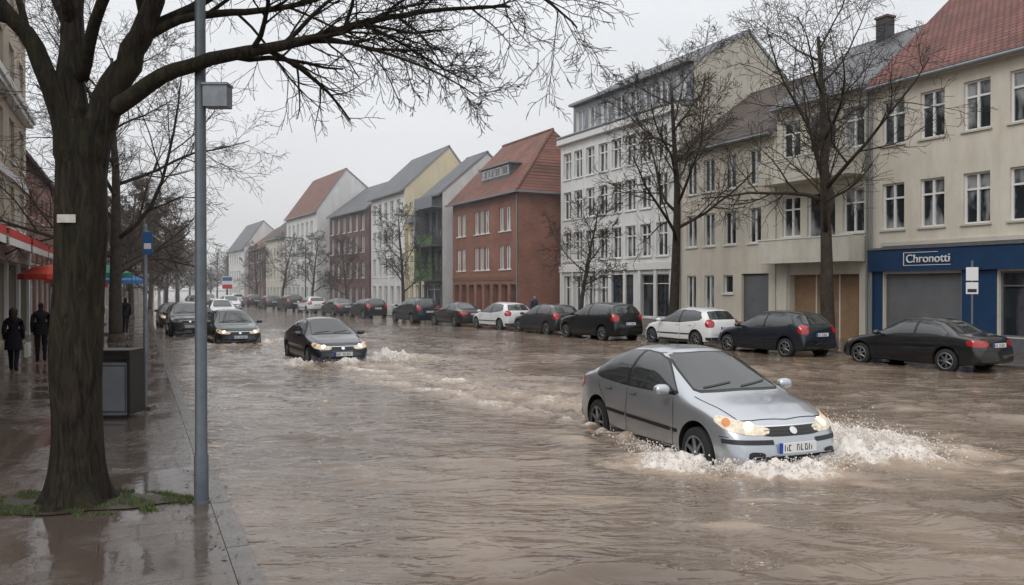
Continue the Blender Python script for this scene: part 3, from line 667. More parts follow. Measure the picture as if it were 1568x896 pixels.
PAINTS = {'silver': paint('silver', (.44, .465, .50), .7, .3), 'black': paint('black', (.012, .013, .016), .3), 'navy': paint('navy', (.015, .022, .035), .4),
          'grey': paint('grey', (.06, .065, .07), .6), 'white': paint('white', (.72, .73, .74), 0), 'teal': paint('teal', (.02, .035, .038), .5)}
KIND = {
 'compact': dict(top=[(-2.16, .60), (-2.14, .84), (-2.06, 1.0), (-1.8, 1.06), (-1.64, 1.09), (-1.12, 1.37), (-.8, 1.445), (-.25, 1.475), (.12, 1.45), (.28, 1.40), (1.10, .995), (1.25, .955), (1.6, .89), (1.90, .80), (2.03, .72), (2.10, .63), (2.15, .54), (2.18, .40)],
    belt=[(-2.16, .5), (-2.06, .88), (-1.6, .95), (-.5, .92), (.9, .88), (1.5, .80), (1.9, .68), (2.06, .56), (2.18, .36)],
    fw=[(.90, .945), (.26, 1.315), (-.02, 1.375), (-.34, 1.39), (-.34, .945)], rw=[(-.42, .945), (-.42, 1.39), (-.76, 1.375), (-1.08, 1.27), (-1.36, 1.09), (-1.32, .99), (-1.15, .96)],
    ws=[(.0, 1.015), (.63, 1.005), (.55, 1.23), (.485, 1.385), (0, 1.405)], bw=[(0, 1.12), (.56, 1.12), (.46, 1.34), (0, 1.38)], tl=(.72, .96), trunk=1),
 'sedan': dict(top=[(-2.22, .60), (-2.19, .82), (-2.10, .95), (-1.8, 1.0), (-1.62, 1.03), (-1.02, 1.34), (-.7, 1.405), (-.25, 1.43), (.1, 1.40), (.25, 1.35), (.98, .955), (1.15, .92), (1.6, .85), (1.92, .765), (2.06, .69), (2.13, .61), (2.19, .54), (2.22, .40)],
    belt=[(-2.22, .5), (-2.1, .86), (-1.6, .93), (-.5, .90), (.9, .86), (1.5, .77), (1.95, .66), (2.1, .55), (2.22, .36)],
    fw=[(.84, .915), (.20, 1.285), (-.05, 1.335), (-.34, 1.345), (-.34, .925)], rw=[(-.42, .925), (-.42, 1.345), (-.70, 1.325), (-1.0, 1.225), (-1.32, 1.045), (-1.28, .96), (-1.15, .94)],
    ws=[(.0, .975), (.60, .965), (.52, 1.20), (.46, 1.345), (0, 1.365)], bw=[(0, 1.06), (.56, 1.06), (.46, 1.31), (0, 1.35)], tl=(.70, .92), trunk=1),
 'hatch': dict(top=[(-2.0, .55), (-1.98, .85), (-1.93, 1.0), (-1.62, 1.33), (-1.5, 1.42), (-1.0, 1.47), (-.3, 1.49), (.05, 1.46), (.25, 1.39), (1.0, .97), (1.15, .93), (1.6, .87), (1.9, .78), (2.02, .68), (2.07, .58), (2.10, .42)],
    belt=[(-2.0, .5), (-1.95, .9), (-1.6, .98), (-.5, .92), (.9, .87), (1.5, .78), (1.9, .66), (2.02, .55), (2.10, .37)],
    fw=[(.84, .93), (.20, 1.30), (-.05, 1.37), (-.30, 1.385), (-.30, .94)], rw=[(-.38, .945), (-.38, 1.385), (-.85, 1.385), (-1.3, 1.33), (-1.52, 1.12), (-1.4, 1.03)],
    ws=[(0, .99), (.60, .98), (.52, 1.22), (.46, 1.38), (0, 1.40)], bw=[(0, 1.08), (.60, 1.08), (.50, 1.34), (0, 1.37)], tl=(.78, 1.08), trunk=0),
 'suv': dict(top=[(-2.15, .6), (-2.13, .95), (-2.08, 1.1), (-1.85, 1.45), (-1.75, 1.54), (-1.2, 1.60), (-.3, 1.62), (.1, 1.58), (.3, 1.50), (1.0, 1.09), (1.15, 1.05), (1.6, 1.0), (1.95, .92), (2.08, .80), (2.14, .62), (2.17, .45)],
    belt=[(-2.15, .5), (-2.08, 1.0), (-1.6, 1.08), (-.5, 1.03), (.9, .98), (1.5, .9), (1.95, .78), (2.08, .6), (2.17, .4)],
    fw=[(.84, 1.05), (.25, 1.40), (-.05, 1.49), (-.30, 1.505), (-.30, 1.07)], rw=[(-.38, 1.08), (-.38, 1.505), (-1.0, 1.50), (-1.5, 1.45), (-1.75, 1.25), (-1.6, 1.14)],
    ws=[(0, 1.12), (.62, 1.11), (.55, 1.33), (.48, 1.49), (0, 1.52)], bw=[(0, 1.18), (.62, 1.18), (.52, 1.46), (0, 1.49)], tl=(.86, 1.15), trunk=0)}
def smooth_interp(x, pts, sig=.03):
    px = [p[0] for p in pts]; pz = [p[1] for p in pts]
    o = np.linspace(-2.2, 2.2, 23)*sig/1.1*1.2; wts = np.exp(-(o/sig)**2/1.2); wts /= wts.sum()
    xs = np.clip(x[:, None]+o[None, :], px[0], px[-1])
    return (np.interp(xs, px, pz)*wts).sum(1)
def make_body(kind):
    K = KIND[kind]; x0 = K['top'][0][0]; x1 = K['top'][-1][0]
    t = np.linspace(0, 1, 110); xs = x0+(x1-x0)*(.5-.5*np.cos(math.pi*t))*.55+(x1-x0)*t*.45
    zt = smooth_interp(xs, K['top'], .035); zt[0] = K['top'][0][1]; zt[-1] = K['top'][-1][1]
    zb = np.minimum(smooth_interp(xs, K['belt'], .08), zt-.035)
    zf = np.interp(xs, [x0, x0+.15, x0+.6, x1-.6, x1-.1, x1], [.32, .25, .20, .20, .22, .26])
    W = .86
    rings = []
    for i, x in enumerate(xs):
        df = max(0, (x-(x1-.75))/.75); dr = max(0, ((x0+.7)-x)/.7)
        w = W*(1-.13*df**2.2-.12*df**9)*(1-.10*dr**2.2-.08*dr**9)
        f = zf[i]; bl = zb[i]; T = zt[i]; half = [(0, f), (w*.5, f), (w*.88, f)]
        for v in np.linspace(0, 1, 10):
            z = f+.03+(bl-f-.03)*v
            y = w*(.925+.075*math.sin(math.pi*(.14+.70*v)))
            half.append((y, z))
        yb = half[-1][0]; h = T-bl; n = 3.1
        for a in np.linspace(0, math.pi/2, 18)[1:]:
            z = bl+h*math.sin(a)**(2/n); y = yb*max(0, math.cos(a))**(2/n)*(1-.34*(z-bl))
            if a > 1.57: y = 0
            half.append((y, z))
        full = half + [(-y, z) for y, z in reversed(half[1:-1])]
        ring = []
        for y, z in full:
            xx = x
            k = (y/W)**2
            if x > 1.0: xx -= .20*k*(x-1.0)/(x1-1.0)
            if x < -1.0: xx += .10*k*(-1.0-x)/(-1.0-x0)
            ring.append((xx, y, z))
        rings.append(ring)
    n = len(rings[0]); vs = [p for r in rings for p in r]; fs = []
    for i in range(len(rings)-1):
        for j in range(n):
            a = i*n+j; b = i*n+(j+1) % n; fs.append((a, b, b+n, a+n))
    fs.append(tuple(reversed(range(n)))); fs.append(tuple((len(rings)-1)*n+j for j in range(n)))
    fs = [tuple(reversed(f)) for f in fs]
    return vs, fs
WX = {'compact': (1.34, -1.28), 'sedan': (1.36, -1.30), 'hatch': (1.32, -1.25), 'suv': (1.34, -1.30)}
BODY = {}
def body_mesh(kind):
    if kind in BODY: return BODY[kind]
    vs, fs = make_body(kind)
    me = bpy.data.meshes.new('car_body'); me.from_pydata(vs, [], fs)
    bm = bmesh.new(); bm.from_mesh(me); bmesh.ops.recalc_face_normals(bm, faces=bm.faces); bm.to_mesh(me); bm.free()
    bvh = BVHTree.FromPolygons(vs, fs)
    me.materials.append(BLK); me.materials.append(BLK)
    o = bpy.data.objects.new('tmp', me); COL.objects.link(o)
    cutmb = MB()
    R = .375 if kind != 'suv' else .40
    for wx in WX[kind]:
        for s in (1, -1):
            cutmb.tube([V((wx, s*.52, .33)), V((wx, s*1.2, .33))], [R, R], 40, BLK)
    cm = cutmb.mesh('cut'); cmo = bpy.data.objects.new('cut', cm); COL.objects.link(cmo)
    bm = bmesh.new(); bm.from_mesh(cm); bmesh.ops.recalc_face_normals(bm, faces=bm.faces); bm.to_mesh(cm); bm.free()
    cm.materials.clear(); cm.materials.append(BLK); cm.materials.append(BLK)
    for p in cm.polygons: p.material_index = 1
    md = o.modifiers.new('b', 'BOOLEAN'); md.operation = 'DIFFERENCE'; md.solver = 'EXACT'; md.object = cmo
    dg = bpy.context.evaluated_depsgraph_get(); res = bpy.data.meshes.new_from_object(o.evaluated_get(dg))
    bpy.data.objects.remove(o); bpy.data.objects.remove(cmo)
    sharp_by_angle(res, 40)
    BODY[kind] = (res, bvh); return BODY[kind]
def rounded(poly, k=.22, it=2):
    for _ in range(it):
        o = []
        for i in range(len(poly)):
            a = poly[i]; b = poly[(i+1) % len(poly)]
            o.append((a[0]+(b[0]-a[0])*k, a[1]+(b[1]-a[1])*k)); o.append((b[0]-(b[0]-a[0])*k, b[1]-(b[1]-a[1])*k))
        poly = o
    return poly
def P_side(s): return lambda a, b: (V((a, s*3, b)), V((0, -s, 0)))
def P_front(a, b): return (V((5, a, b)), V((-1, 0, 0)))
def P_rear(a, b): return (V((-5, a, b)), V((1, 0, 0)))
def P_diag(s, th, fx=1):
    c, si = math.cos(th), math.sin(th)
    D = V((-fx*c, -s*si, 0)); Lt = V((-fx*si, s*c, 0))
    return lambda a, b: (Lt*a-D*5+V((0, 0, b)), D)
def patch(mb, bvh, poly, proj, m, off=.005, step=.07):
    bm = bmesh.new(); vs = [bm.verts.new((p[0], p[1], 0)) for p in poly]
    try: bm.faces.new(vs)
    except Exception: bm.free(); return
    bmesh.ops.triangulate(bm, faces=bm.faces)
    for _ in range(6):
        ed = [e for e in bm.edges if e.calc_length() > step]
        if not ed: break
        bmesh.ops.subdivide_edges(bm, edges=ed, cuts=1); bmesh.ops.triangulate(bm, faces=bm.faces)
    bm.verts.index_update(); k = mb.mi(m); b0 = len(mb.v)
    for v in bm.verts:
        o, d = proj(v.co.x, v.co.y); h = bvh.ray_cast(o, d)
        if h[0] is None:
            h = bvh.find_nearest(o+d*4.2)
        nrm = h[1]
        if nrm.dot(d) > 0: nrm = -nrm
        p = h[0]+nrm*off; mb.v.append((p.x, p.y, p.z))
    o, d = proj(0, 0)
    for f in bm.faces:
        ids = [b0+v.index for v in f.verts]
        a, b, c = [V(mb.v[i]) for i in ids]
        if (b-a).cross(c-a).dot(d) > 0: ids.reverse()
        mb.f.append(tuple(ids)); mb.m.append(k)
    bm.free()
def strip(mb, bvh, pts, wd, proj, m, off=.004):
    for (a, b) in zip(pts[:-1], pts[1:]):
        dx, dy = b[0]-a[0], b[1]-a[1]; l = math.hypot(dx, dy); nx, ny = -dy/l*wd/2, dx/l*wd/2
        patch(mb, bvh, [(a[0]+nx, a[1]+ny), (b[0]+nx, b[1]+ny), (b[0]-nx, b[1]-ny), (a[0]-nx, a[1]-ny)], proj, m, off)
def wheel_mesh():
    mb = MB(); k = mb.mi(TYRE); R = .315
    prof = [(.10, .20), (.10, .285), (.085, .308), (.04, R), (-.04, R), (-.085, .308), (-.10, .285), (-.10, .20)]
    n = 32; b = len(mb.v)
    for i in range(n):
        a = 2*math.pi*i/n
        for y, r in prof: mb.v.append((r*math.cos(a), y, r*math.sin(a)))
    for i in range(n):
        for j in range(len(prof)-1):
            a0 = b+i*8+j; a1 = b+((i+1) % n)*8+j; mb.f.append((a0, a0+1, a1+1, a1)); mb.m.append(k)
    for s in (1, -1):
        ring = [V((.205*math.cos(2*math.pi*i/24), s*.095, .205*math.sin(2*math.pi*i/24))) for i in range(25)]
        mb.tube(ring, [.014]*25, 6, RIM, False)
        mb.face([(.2*math.cos(2*math.pi*i/24), s*.05, .2*math.sin(2*math.pi*i/24)) for i in range(24)], BLK)
        for i in range(7):
            a = 2*math.pi*i/7
            mb.tube([V((0, s*.082, 0)), V((.2*math.cos(a), s*.092, .2*math.sin(a)))], [.032, .018], 5, RIM)
        mb.tube([V((0, s*.07, 0)), V((0, s*.1, 0))], [.05, .04], 10, RIM)
    me = mb.mesh('wheel', True); sharp_by_angle(me, 40); return me
WHEEL = wheel_mesh()
CARC = {}
def car_parts(kind, col, lit):
    key = (kind, col, lit)
    if key in CARC: return CARC[key]
    base, bvh = body_mesh(kind); K = KIND[kind]; pm = PAINTS[col]
    body = base.copy(); body.materials[0] = pm
    x1 = K['top'][-1][0]; x0 = K['top'][0][0]; fz = .0 if kind != 'suv' else .10
    if kind == 'compact': fz = .03
    g = MB(); t = MB(); h = MB(); pl = MB()
    for s in (1, -1):
        ps = P_side(s)
        c = V((-.2, 1.12+fz)); big = []
        for p in (K['fw'][:4]+K['rw'][1:]+[K['rw'][0], K['fw'][4]]):
            d = V(p)-c; q = V(p)+d.normalized()*.022; big.append((q.x, q.y))
        patch(t, bvh, rounded(big, .08, 1), ps, BLK, .003, .06)
        patch(g, bvh, rounded(K['fw'], .06, 2), ps, CGLASS, .007, .06); patch(g, bvh, rounded(K['rw'], .08, 2), ps, CGLASS, .007, .06)
        zb = K['fw'][-1][1]-.03
        strip(t, bvh, [(.80, zb), (.86, .62), (.82, .33), (-.30, .30)], .009, ps, SEAM); strip(t, bvh, [(-.38, zb), (-.38, .32)], .009, ps, SEAM)
        strip(t, bvh, [(-.38, .30), (-.95, .33), (-1.02, .66), (-1.22, .82), (-1.28, zb+.01)], .009, ps, SEAM)
        strip(t, bvh, [(.95, .50+fz), (.84, .50+fz)], .045, ps, BLK, .009); strip(t, bvh, [(.80, .50+fz), (-.35, .51+fz)], .045, ps, BLK, .011); strip(t, bvh, [(-.41, .51+fz), (-.95, .52+fz)], .045, ps, BLK, .011)
        strip(t, bvh, [(.92, .27), (-.88, .27)], .07, ps, BLK, .004)
        for hx in (-.22, -.93):
            hp = [(hx-.09, zb-.09), (hx+.09, zb-.09), (hx+.09, zb-.06), (hx-.09, zb-.06)]
            patch(t, bvh, hp, ps, SEAM, .004, .06); patch(t, bvh, [(a, b+.008) for a, b in hp], ps, pm, .02, .06)
        strip(t, bvh, [(x1-.42, .56+fz), (x1-.30, .56+fz)], .008, ps, SEAM)
        mz = K['fw'][0][1]+.06; mx0 = K['fw'][0][0]-.14
        rings = []
        for i in range(7):
            a = math.pi*i/6
            rings.append((V((mx0, s*.97+s*.11*-math.cos(a), mz)), max(.012, .075*math.sin(a)**.5)))
        t.tube([p for p, _ in rings], [q for _, q in rings], 10, pm); t.tube([V((mx0, s*.80, mz-.03)), V((mx0, s*.93, mz-.03))], [.025, .025], 6, BLK)
        fr = P_diag(s, math.radians(35))
        hp = [(-.93, .575), (-.95, .635), (-.78, .680), (-.50, .735), (-.34, .765), (-.31, .70), (-.46, .615), (-.72, .57)]
        dx = -(x1-2.22)*math.sin(math.radians(35))
        hp = [(a+dx, b+fz*1.5) for a, b in hp]
        patch(h, bvh, rounded(hp, .15, 2), fr, HEADGL if not lit else HEADW, .008, .05)
        cxh = sum(p[0] for p in hp)/8-.08; czh = sum(p[1] for p in hp)/8
        patch(h, bvh, [(cxh+.055*math.cos(q*math.pi/8), czh+.045*math.sin(q*math.pi/8)) for q in range(16)], fr, HEADON if lit else CHROME, .014, .05)
        cxh += .25; czh += .035
        patch(h, bvh, [(cxh+.05*math.cos(q*math.pi/8), czh+.04*math.sin(q*math.pi/8)) for q in range(16)], fr, AMBER if lit else HEADGL, .013, .05)
        rr = P_diag(s, math.radians(38), -1); z0, z1 = K['tl']; ax = x0*math.sin(math.radians(38))
        cc = ax+.55
        if K['trunk']: tp = [(cc-.22, z0+.03), (cc-.2, z1-.06), (cc+.1, z1-.03), (cc+.34, z1-.05), (cc+.30, z0+.05), (cc+.1, z0)]
        else: tp = [(cc-.08, z0), (cc-.1, z1-.1), (cc+.06, z1), (cc+.2, z1-.02), (cc+.26, z0+.1), (cc+.2, z0)]
        patch(h, bvh, rounded(tp, .18, 2), rr, TAIL, .008, .05)
        patch(t, bvh, rounded([(s*.42, .33+fz), (s*.62, .33+fz), (s*.60, .42+fz), (s*.42, .41+fz)], .2, 2), P_front, BLK, .005, .06)
    mir = lambda p: p+[(-a, b) for a, b in reversed(p) if a > 1e-6]
    wsp = mir(K['ws']); big = [(a*1.035, b+(.015 if b > K['ws'][0][1]+.1 else -.02)) for a, b in wsp]
    patch(t, bvh, rounded(big, .1, 1), P_front, BLK, .003, .06); patch(g, bvh, rounded(wsp, .08, 2), P_front, CGLASS, .007, .06)
    bwp = mir(K['bw']); patch(t, bvh, rounded([(a*1.04, b+(.015 if b > K['bw'][0][1]+.1 else -.015)) for a, b in bwp], .1, 1), P_rear, BLK, .003, .06)
    patch(g, bvh, rounded(bwp, .1, 2), P_rear, CGLASS, .007, .06)
    gz = .60+fz*1.6
    patch(t, bvh, rounded([(-.40, gz-.045), (.40, gz-.045), (.44, gz+.03), (.30, gz+.052), (-.30, gz+.052), (-.44, gz+.03)], .15, 2), P_front, BLK, .006, .05)
    for q in (-.02, .015): strip(t, bvh, [(-.38, gz+q), (.38, gz+q)], .007, P_front, DARK, .010)
    strip(t, bvh, [(-.44, gz+.058), (.44, gz+.058)], .012, P_front, CHROME, .010)
    patch(t, bvh, [(.05*math.cos(q*math.pi/8), gz+.005+.036*math.sin(q*math.pi/8)) for q in range(16)], P_front, CHROME, .016, .05)
    strip(t, bvh, [(-.80, .515+fz), (-.3, .515+fz)], .05, P_front, BLK, .008); strip(t, bvh, [(.3, .515+fz), (.80, .515+fz)], .05, P_front, BLK, .008)
    patch(t, bvh, rounded([(-.36, .29+fz), (.36, .29+fz), (.38, .38+fz), (-.38, .38+fz)], .15, 2), P_front, BLK, .005, .06)
    def hood(a, b): return (V((a, b, 4)), V((0, 0, -1)))
    for s in (1, -1): strip(t, bvh, [(1.1, s*.70), (1.4, s*.67), (1.85, s*.60), (x1-.28, s*.45)], .009, hood, SEAM)
    strip(t, bvh, [(x1-.28, -.45), (x1-.22, 0), (x1-.28, .45)], .009, hood, SEAM)
    if K['trunk']:
        for s in (1, -1): strip(t, bvh, [(-1.66, s*.62), (-2.0, s*.60)], .008, hood, SEAM)
        strip(t, bvh, [(-.7, .62), (.7, .62)], .01, P_rear, SEAM)
    patch(t, bvh, [(-.78, .30), (.78, .30), (.80, .42), (-.80, .42)], P_rear, BLK, .005, .08)
    for y in (.05, -.5): strip(t, bvh, [(y, K['ws'][0][1]+.015), (y+.45, K['ws'][0][1]+.06)], .014, P_front, BLK, .016)
    hx = bvh.ray_cast(V((5, 0, .46+fz)), V((-1, 0, 0)))[0].x; rx = bvh.ray_cast(V((-5, 0, .76)), V((1, 0, 0)))[0].x
    pl.box(hx, hx+.02, -.26, .26, .40+fz, .51+fz, PLATE); pl.box(hx+.005, hx+.023, -.262, -.222, .398+fz, .512+fz, PBLUE)
    pl.box(rx-.03, rx-.005, -.26, .26, .70, .81, PLATE); pl.box(rx-.033, rx-.01, .222, .262, .698, .812, PBLUE)
    for q in range(7):
        if q == 2: continue
        y = -.18+q*.058; z0, z1 = .42+fz, .49+fz
        for sgn, xx in ((1, hx+.0215), (-1, rx-.0315)):
            zo = 0 if sgn == 1 else .30-fz
            x_a, x_b = (xx-.004, xx+.001) if sgn == 1 else (xx-.001, xx+.004)
            pl.box(x_a, x_b, sgn*y-.016, sgn*y-.006, z0+zo, z1+zo, BLK)
            if q % 2: pl.box(x_a, x_b, sgn*y-.005, sgn*y+.016, z1+zo-.012, z1+zo, BLK)
            if q % 3: pl.box(x_a, x_b, sgn*y-.005, sgn*y+.016, z0+zo, z0+zo+.012, BLK)
            if q % 3 != 1: pl.box(x_a, x_b, sgn*y+.017, sgn*y+.026, z0+zo, z0+zo+.05, BLK)
    res = [('body', body), ('windows', g.mesh('car_windows', True)), ('trim', t.mesh('car_trim', True)), ('lamps', h.mesh('car_lamps', True)), ('number_plates', pl.mesh('car_plates'))]
    CARC[key] = res; return res
def car(name, kind, col, x, y, head, z=0.0, lit=False, sc=1.0, zs=None, ws=1.0):
    E = empty(name, (x, y, z), math.radians(head)); E.scale = (sc, ws, zs or sc)
    for n, me in car_parts(kind, col, lit): obj(n, me, E)
    for i, (wx, s) in enumerate([(a, b) for a in WX[kind] for b in (1, -1)]):
        obj('wheel_%d' % (i+1), WHEEL, E, (wx, s*.755, .315))
    return E
car('silver_sedan', 'compact', 'silver', 7.42, 9.5, -94.0, z=-.27, lit=True, sc=1.03, zs=1.09, ws=1.05)
car('dark_sedan', 'sedan', 'navy', 5.25, 24.9, -87, z=-.18, lit=True, sc=.98, zs=1.02)
car('dark_hatchback', 'hatch', 'teal', 3.45, 34.0, -87, z=-.16, lit=True)
car('dark_hatchback', 'suv', 'black', 2.1, 40.4, -89, z=-.1, lit=False)
car('dark_hatchback', 'sedan', 'black', 1.9, 49.5, -88, z=-.08, lit=True)
car('oncoming_car', 'hatch', 'white', 5.2, 58, -88, z=-.08, lit=False)
car('oncoming_car', 'suv', 'grey', 4.6, 68, -88, z=-.08, lit=False)
car('oncoming_car', 'hatch', 'white', 8.2, 82, -88, z=-.06)
car('oncoming_car', 'hatch', 'black', 5.6, 92, -88, z=-.06)
car('oncoming_car', 'hatch', 'silver', 8.0, 105, -88, z=-.06)
for kind, col, x, y, hd in [('sedan', 'black', 20.0, 15.4, 92), ('hatch', 'navy', 19.4, 20.5, 93), ('hatch', 'white', 19.4, 25.0, 93), ('suv', 'black', 18.1, 29.6, 95),
    ('hatch', 'grey', 17.9, 34.1, 95), ('hatch', 'white', 17.5, 38.5, 95), ('sedan', 'black', 16.8, 43.2, 95), ('suv', 'navy', 15.9, 48.2, 96), ('hatch', 'black', 15.2, 57, 96),
    ('sedan', 'grey', 14.4, 63, 96), ('hatch', 'white', 13.7, 70, 95), ('suv', 'black', 13.2, 78, 95), ('hatch', 'grey', 12.5, 86, 95), ('hatch', 'black', 11.9, 95, 95), ('hatch', 'white', 11.2, 106, 95)]:
    car('parked_car', kind, col, x, y, hd, z=-.05)

# ------------------------------------------------------------------ trees
def rvec(): return V((random.gauss(0, 1), random.gauss(0, 1), random.gauss(0, 1)))
DLEAF = mat('withered_leaves', (.13, .082, .045), .85, var=.5, vscale=3, spec=.2)
def grow(mb, p, d, L, r, lvl, Q, m):
    n = Q['seg'][lvl]; pts = [p.copy()]; dirs = [d.copy()]; rs = [r]
    up = V((0, 0, 1)); tip = Q['tip'][lvl]
    for i in range(n):
        d = (d+rvec()*Q['jit'][lvl]+up*Q['trop'][lvl]).normalized(); p = p+d*(L/n)
        pts.append(p.copy()); dirs.append(d.copy()); rs.append(max(Q['rmin'], r*(1-(1-tip)*(i+1)/n)))
    mb.tube(pts, rs, Q['sides'][lvl], m, lvl < 2)
    if Q.get('leaf') and lvl >= 3:
        for _ in range(Q['leaf']):
            c = random.choice(pts)+rvec()*.07; a = rvec().normalized()*random.uniform(.03, .07); b = rvec().normalized()*random.uniform(.03, .06)
            mb.face([c-a, c+b, c+a, c-b], DLEAF)
    spawn(mb, pts, dirs, rs, L, lvl, Q, m)
def spawn(mb, pts, dirs, rs, L, lvl, Q, m, count=None):
    if lvl >= Q['max']: return
    k = count or Q['kids'][lvl]; az = random.uniform(0, 6.28); n = len(pts)-1; st = Q['start'][lvl]
    for i in range(k):
        t = st+(1-st)*(i+random.random()*.8)/k; t = min(t, .999); f = t*n; j = int(f); q = f-j
        pp = pts[j].lerp(pts[j+1], q); dd = dirs[min(j+1, n)]; rr = rs[j]*(1-q)+rs[j+1]*q
        az += 2.4+random.uniform(-.5, .5)
        side = dd.orthogonal().normalized(); side.rotate(Matrix.Rotation(az, 3, dd))
        an = math.radians(random.uniform(*Q['ang'][lvl])); nd = dd*math.cos(an)+side*math.sin(an)
        nl = L*Q['ratio'][lvl]*(1.15-.6*(t-st)/(1-st+.01))*random.uniform(.75, 1.2)
        grow(mb, pp, nd, nl, max(Q['rmin'], min(rr*.85, rr*Q['rr'][lvl])), lvl+1, Q, m)
QM = dict(seg=[10, 7, 5, 4, 3], jit=[.03, .10, .13, .16, .2], trop=[.02, .06, .03, .02, 0.0], tip=[.22, .25, .3, .4, .5], sides=[12, 7, 5, 3, 3], kids=[11, 8, 7, 6],
          start=[.34, .18, .12, .1], ang=[(38, 68), (30, 58), (30, 60), (30, 65)], ratio=[.46, .52, .52, .5], rr=[.50, .55, .6, .65], rmin=.006, max=4)
def tree_mesh(seed, H, r, Q, m=BARK):
    random.seed(seed); mb = MB(); grow(mb, V((0, 0, -.3)), V((0, 0, 1)), H, r, 0, Q, m)
    mb.tube([V((0, 0, -.2)), V((0, 0, .05)), V((0, 0, .35))], [r*1.6, r*1.3, r*1.0], 12, m)
    return mb.mesh('tree', True)
def Qv(**k): q = dict(QM); q.update(k); return q
T1 = tree_mesh(21, 11.0, .26, Qv(rmin=.007, kids=[12, 8, 7, 5])); T2 = tree_mesh(5, 10.5, .23, Qv(rmin=.0085, kids=[12, 8, 7, 5], start=[.36, .18, .12, .1])); T3 = tree_mesh(33, 8.0, .17, Qv(rmin=.012, kids=[11, 7, 6, 5], start=[.25, .18, .12, .1], ratio=[.42, .5, .5, .5]))
T4 = tree_mesh(8, 12.0, .27, Qv(rmin=.008, kids=[12, 9, 7, 6], start=[.22, .15, .12, .1], ratio=[.52, .54, .52, .5], trop=[.02, .03, .02, .0, -.02]))
T5 = tree_mesh(9, 11.0, .25, Qv(rmin=.016, kids=[14, 8, 7, 4], start=[.2, .12, .1, .1], ratio=[.42, .5, .5, .5], leaf=5), BARKH)
for me_, x, y, rz, s in [(T1, 22.2, 20.8, 0, 1.05), (T2, 22.5, 30.3, 1, 1.12), (T3, 20.6, 35.6, 2, .8), (T3, 19.2, 61, 0, 1.0), (T3, 16.1, 82, 1, .9), (T3, 14.7, 92, 2.2, .95), (T3, 17.0, 71, 4, .8), (T3, 13.6, 104, 4, .9)]:
    obj('bare_tree', me_, None, (x, y, 0), rz, (s, s, s))
for me_, x, y, rz, s in [(T4, -.75, 35.3, .5, 1.0), (T4, -.9, 54, 2, .85)]:
    obj('bare_tree', me_, None, (x, y, 0), rz, (s, s, s))
for me_, x, y, rz, s in [(T5, -.4, 62, 3.3, .82), (T5, 1.0, 76, 4.5, .85), (T5, 2.8, 92, 5.5, .85), (T5, 4.8, 114, 1.5, .85)]:
    obj('withered_tree', me_, None, (x, y, 0), rz, (s, s, s))
RT = V((.9048, -.4258, 0)); FW = V((.4258, .9048, 0)); B0 = V((-.59, 9.13, 0))
QF = Qv(rmin=.0032, seg=[8, 6, 6, 5, 4], kids=[8, 9, 8, 5], ratio=[.5, .5, .5, .48], jit=[.03, .10, .11, .13, .16], trop=[.0, .02, .0, -.01, -.03], rr=[.5, .5, .55, .6], sides=[12, 8, 6, 4, 3], ang=[(30, 60), (30, 60), (28, 55), (25, 55)])
random.seed(12); fm = MB()
def limb(cp, r0, r1, kids, start=.1, Lc=2.2, lvl=0, sides=12):
    P3 = [RT*a+FW*b+V((0, 0, z)) for a, z, b in cp]
    pts = []
    for i in range(len(P3)-1):
        p0 = P3[max(i-1, 0)]; p1 = P3[i]; p2 = P3[i+1]; p3 = P3[min(i+2, len(P3)-1)]
        for k in range(4):
            t = k/4; pts.append(.5*((2*p1)+(p2-p0)*t+(2*p0-5*p1+4*p2-p3)*t*t+(3*p1-p0-3*p2+p3)*t**3))
    pts.append(P3[-1]); n = len(pts)
    rs = [r0+(r1-r0)*(i/(n-1))**.85 for i in range(n)]
    for i in range(1, n-1): pts[i] = pts[i]+rvec()*r0*.07
    dirs = [(pts[min(i+1, n-1)]-pts[max(i-1, 0)]).normalized() for i in range(n)]
    fm.tube(pts, rs, sides, BARKF)
    if kids:
        q = dict(QF); q['start'] = [start]*4; spawn(fm, pts, dirs, rs, Lc/QF['ratio'][lvl], lvl, q, BARKF, kids)
# trunk with lumpy outline
b0 = len(fm.v); k = fm.mi(BARKF); NS = 28; NR = 60
for i in range(NR):
    z = -.1+i*(3.95/(NR-1)); t = z/3.8; cxy = RT*(.02+.10*max(0, t)**1.5+.012*math.sin(z*3))
    r = .235+.13*math.exp(-max(0, z)*5.5)+.006*math.sin(z*5)+(.02 if z > 3.5 else 0)
    for j in range(NS):
        an = 2*math.pi*j/NS
        rr = r*(1+.035*math.sin(3*an+z*.9+1)+.025*math.sin(5*an-z*1.3)+.018*math.sin(9*an+z*2.1)+(.22*math.exp(-max(0, z)*6))*math.sin(5*an+.6))
        fm.v.append((cxy.x+rr*math.cos(an), cxy.y+rr*math.sin(an), z))
for i in range(NR-1):
    for j in range(NS):
        a0 = b0+i*NS+j; a1 = b0+i*NS+(j+1) % NS; fm.f.append((a0, a1, a1+NS, a0+NS)); fm.m.append(k)
limb([(.06, 3.5, 0), (-.03, 4.3, .05), (-.06, 5.0, .1), (-.02, 6.0, .1), (.1, 7.4, .2)], .17, .05, 9, .35, 2.4)
limb([(.0, 3.5, 0), (-.22, 4.4, -.1), (-.55, 4.95, -.2), (-1.05, 5.4, -.3), (-1.7, 5.8, -.4)], .12, .03, 8, .3, 1.8)
limb([(.14, 3.4, 0), (.36, 4.1, .05), (.58, 4.6, .1), (.76, 5.1, .1), (.98, 6.0, .2), (1.3, 7.4, .3)], .18, .05, 9, .45, 2.6)
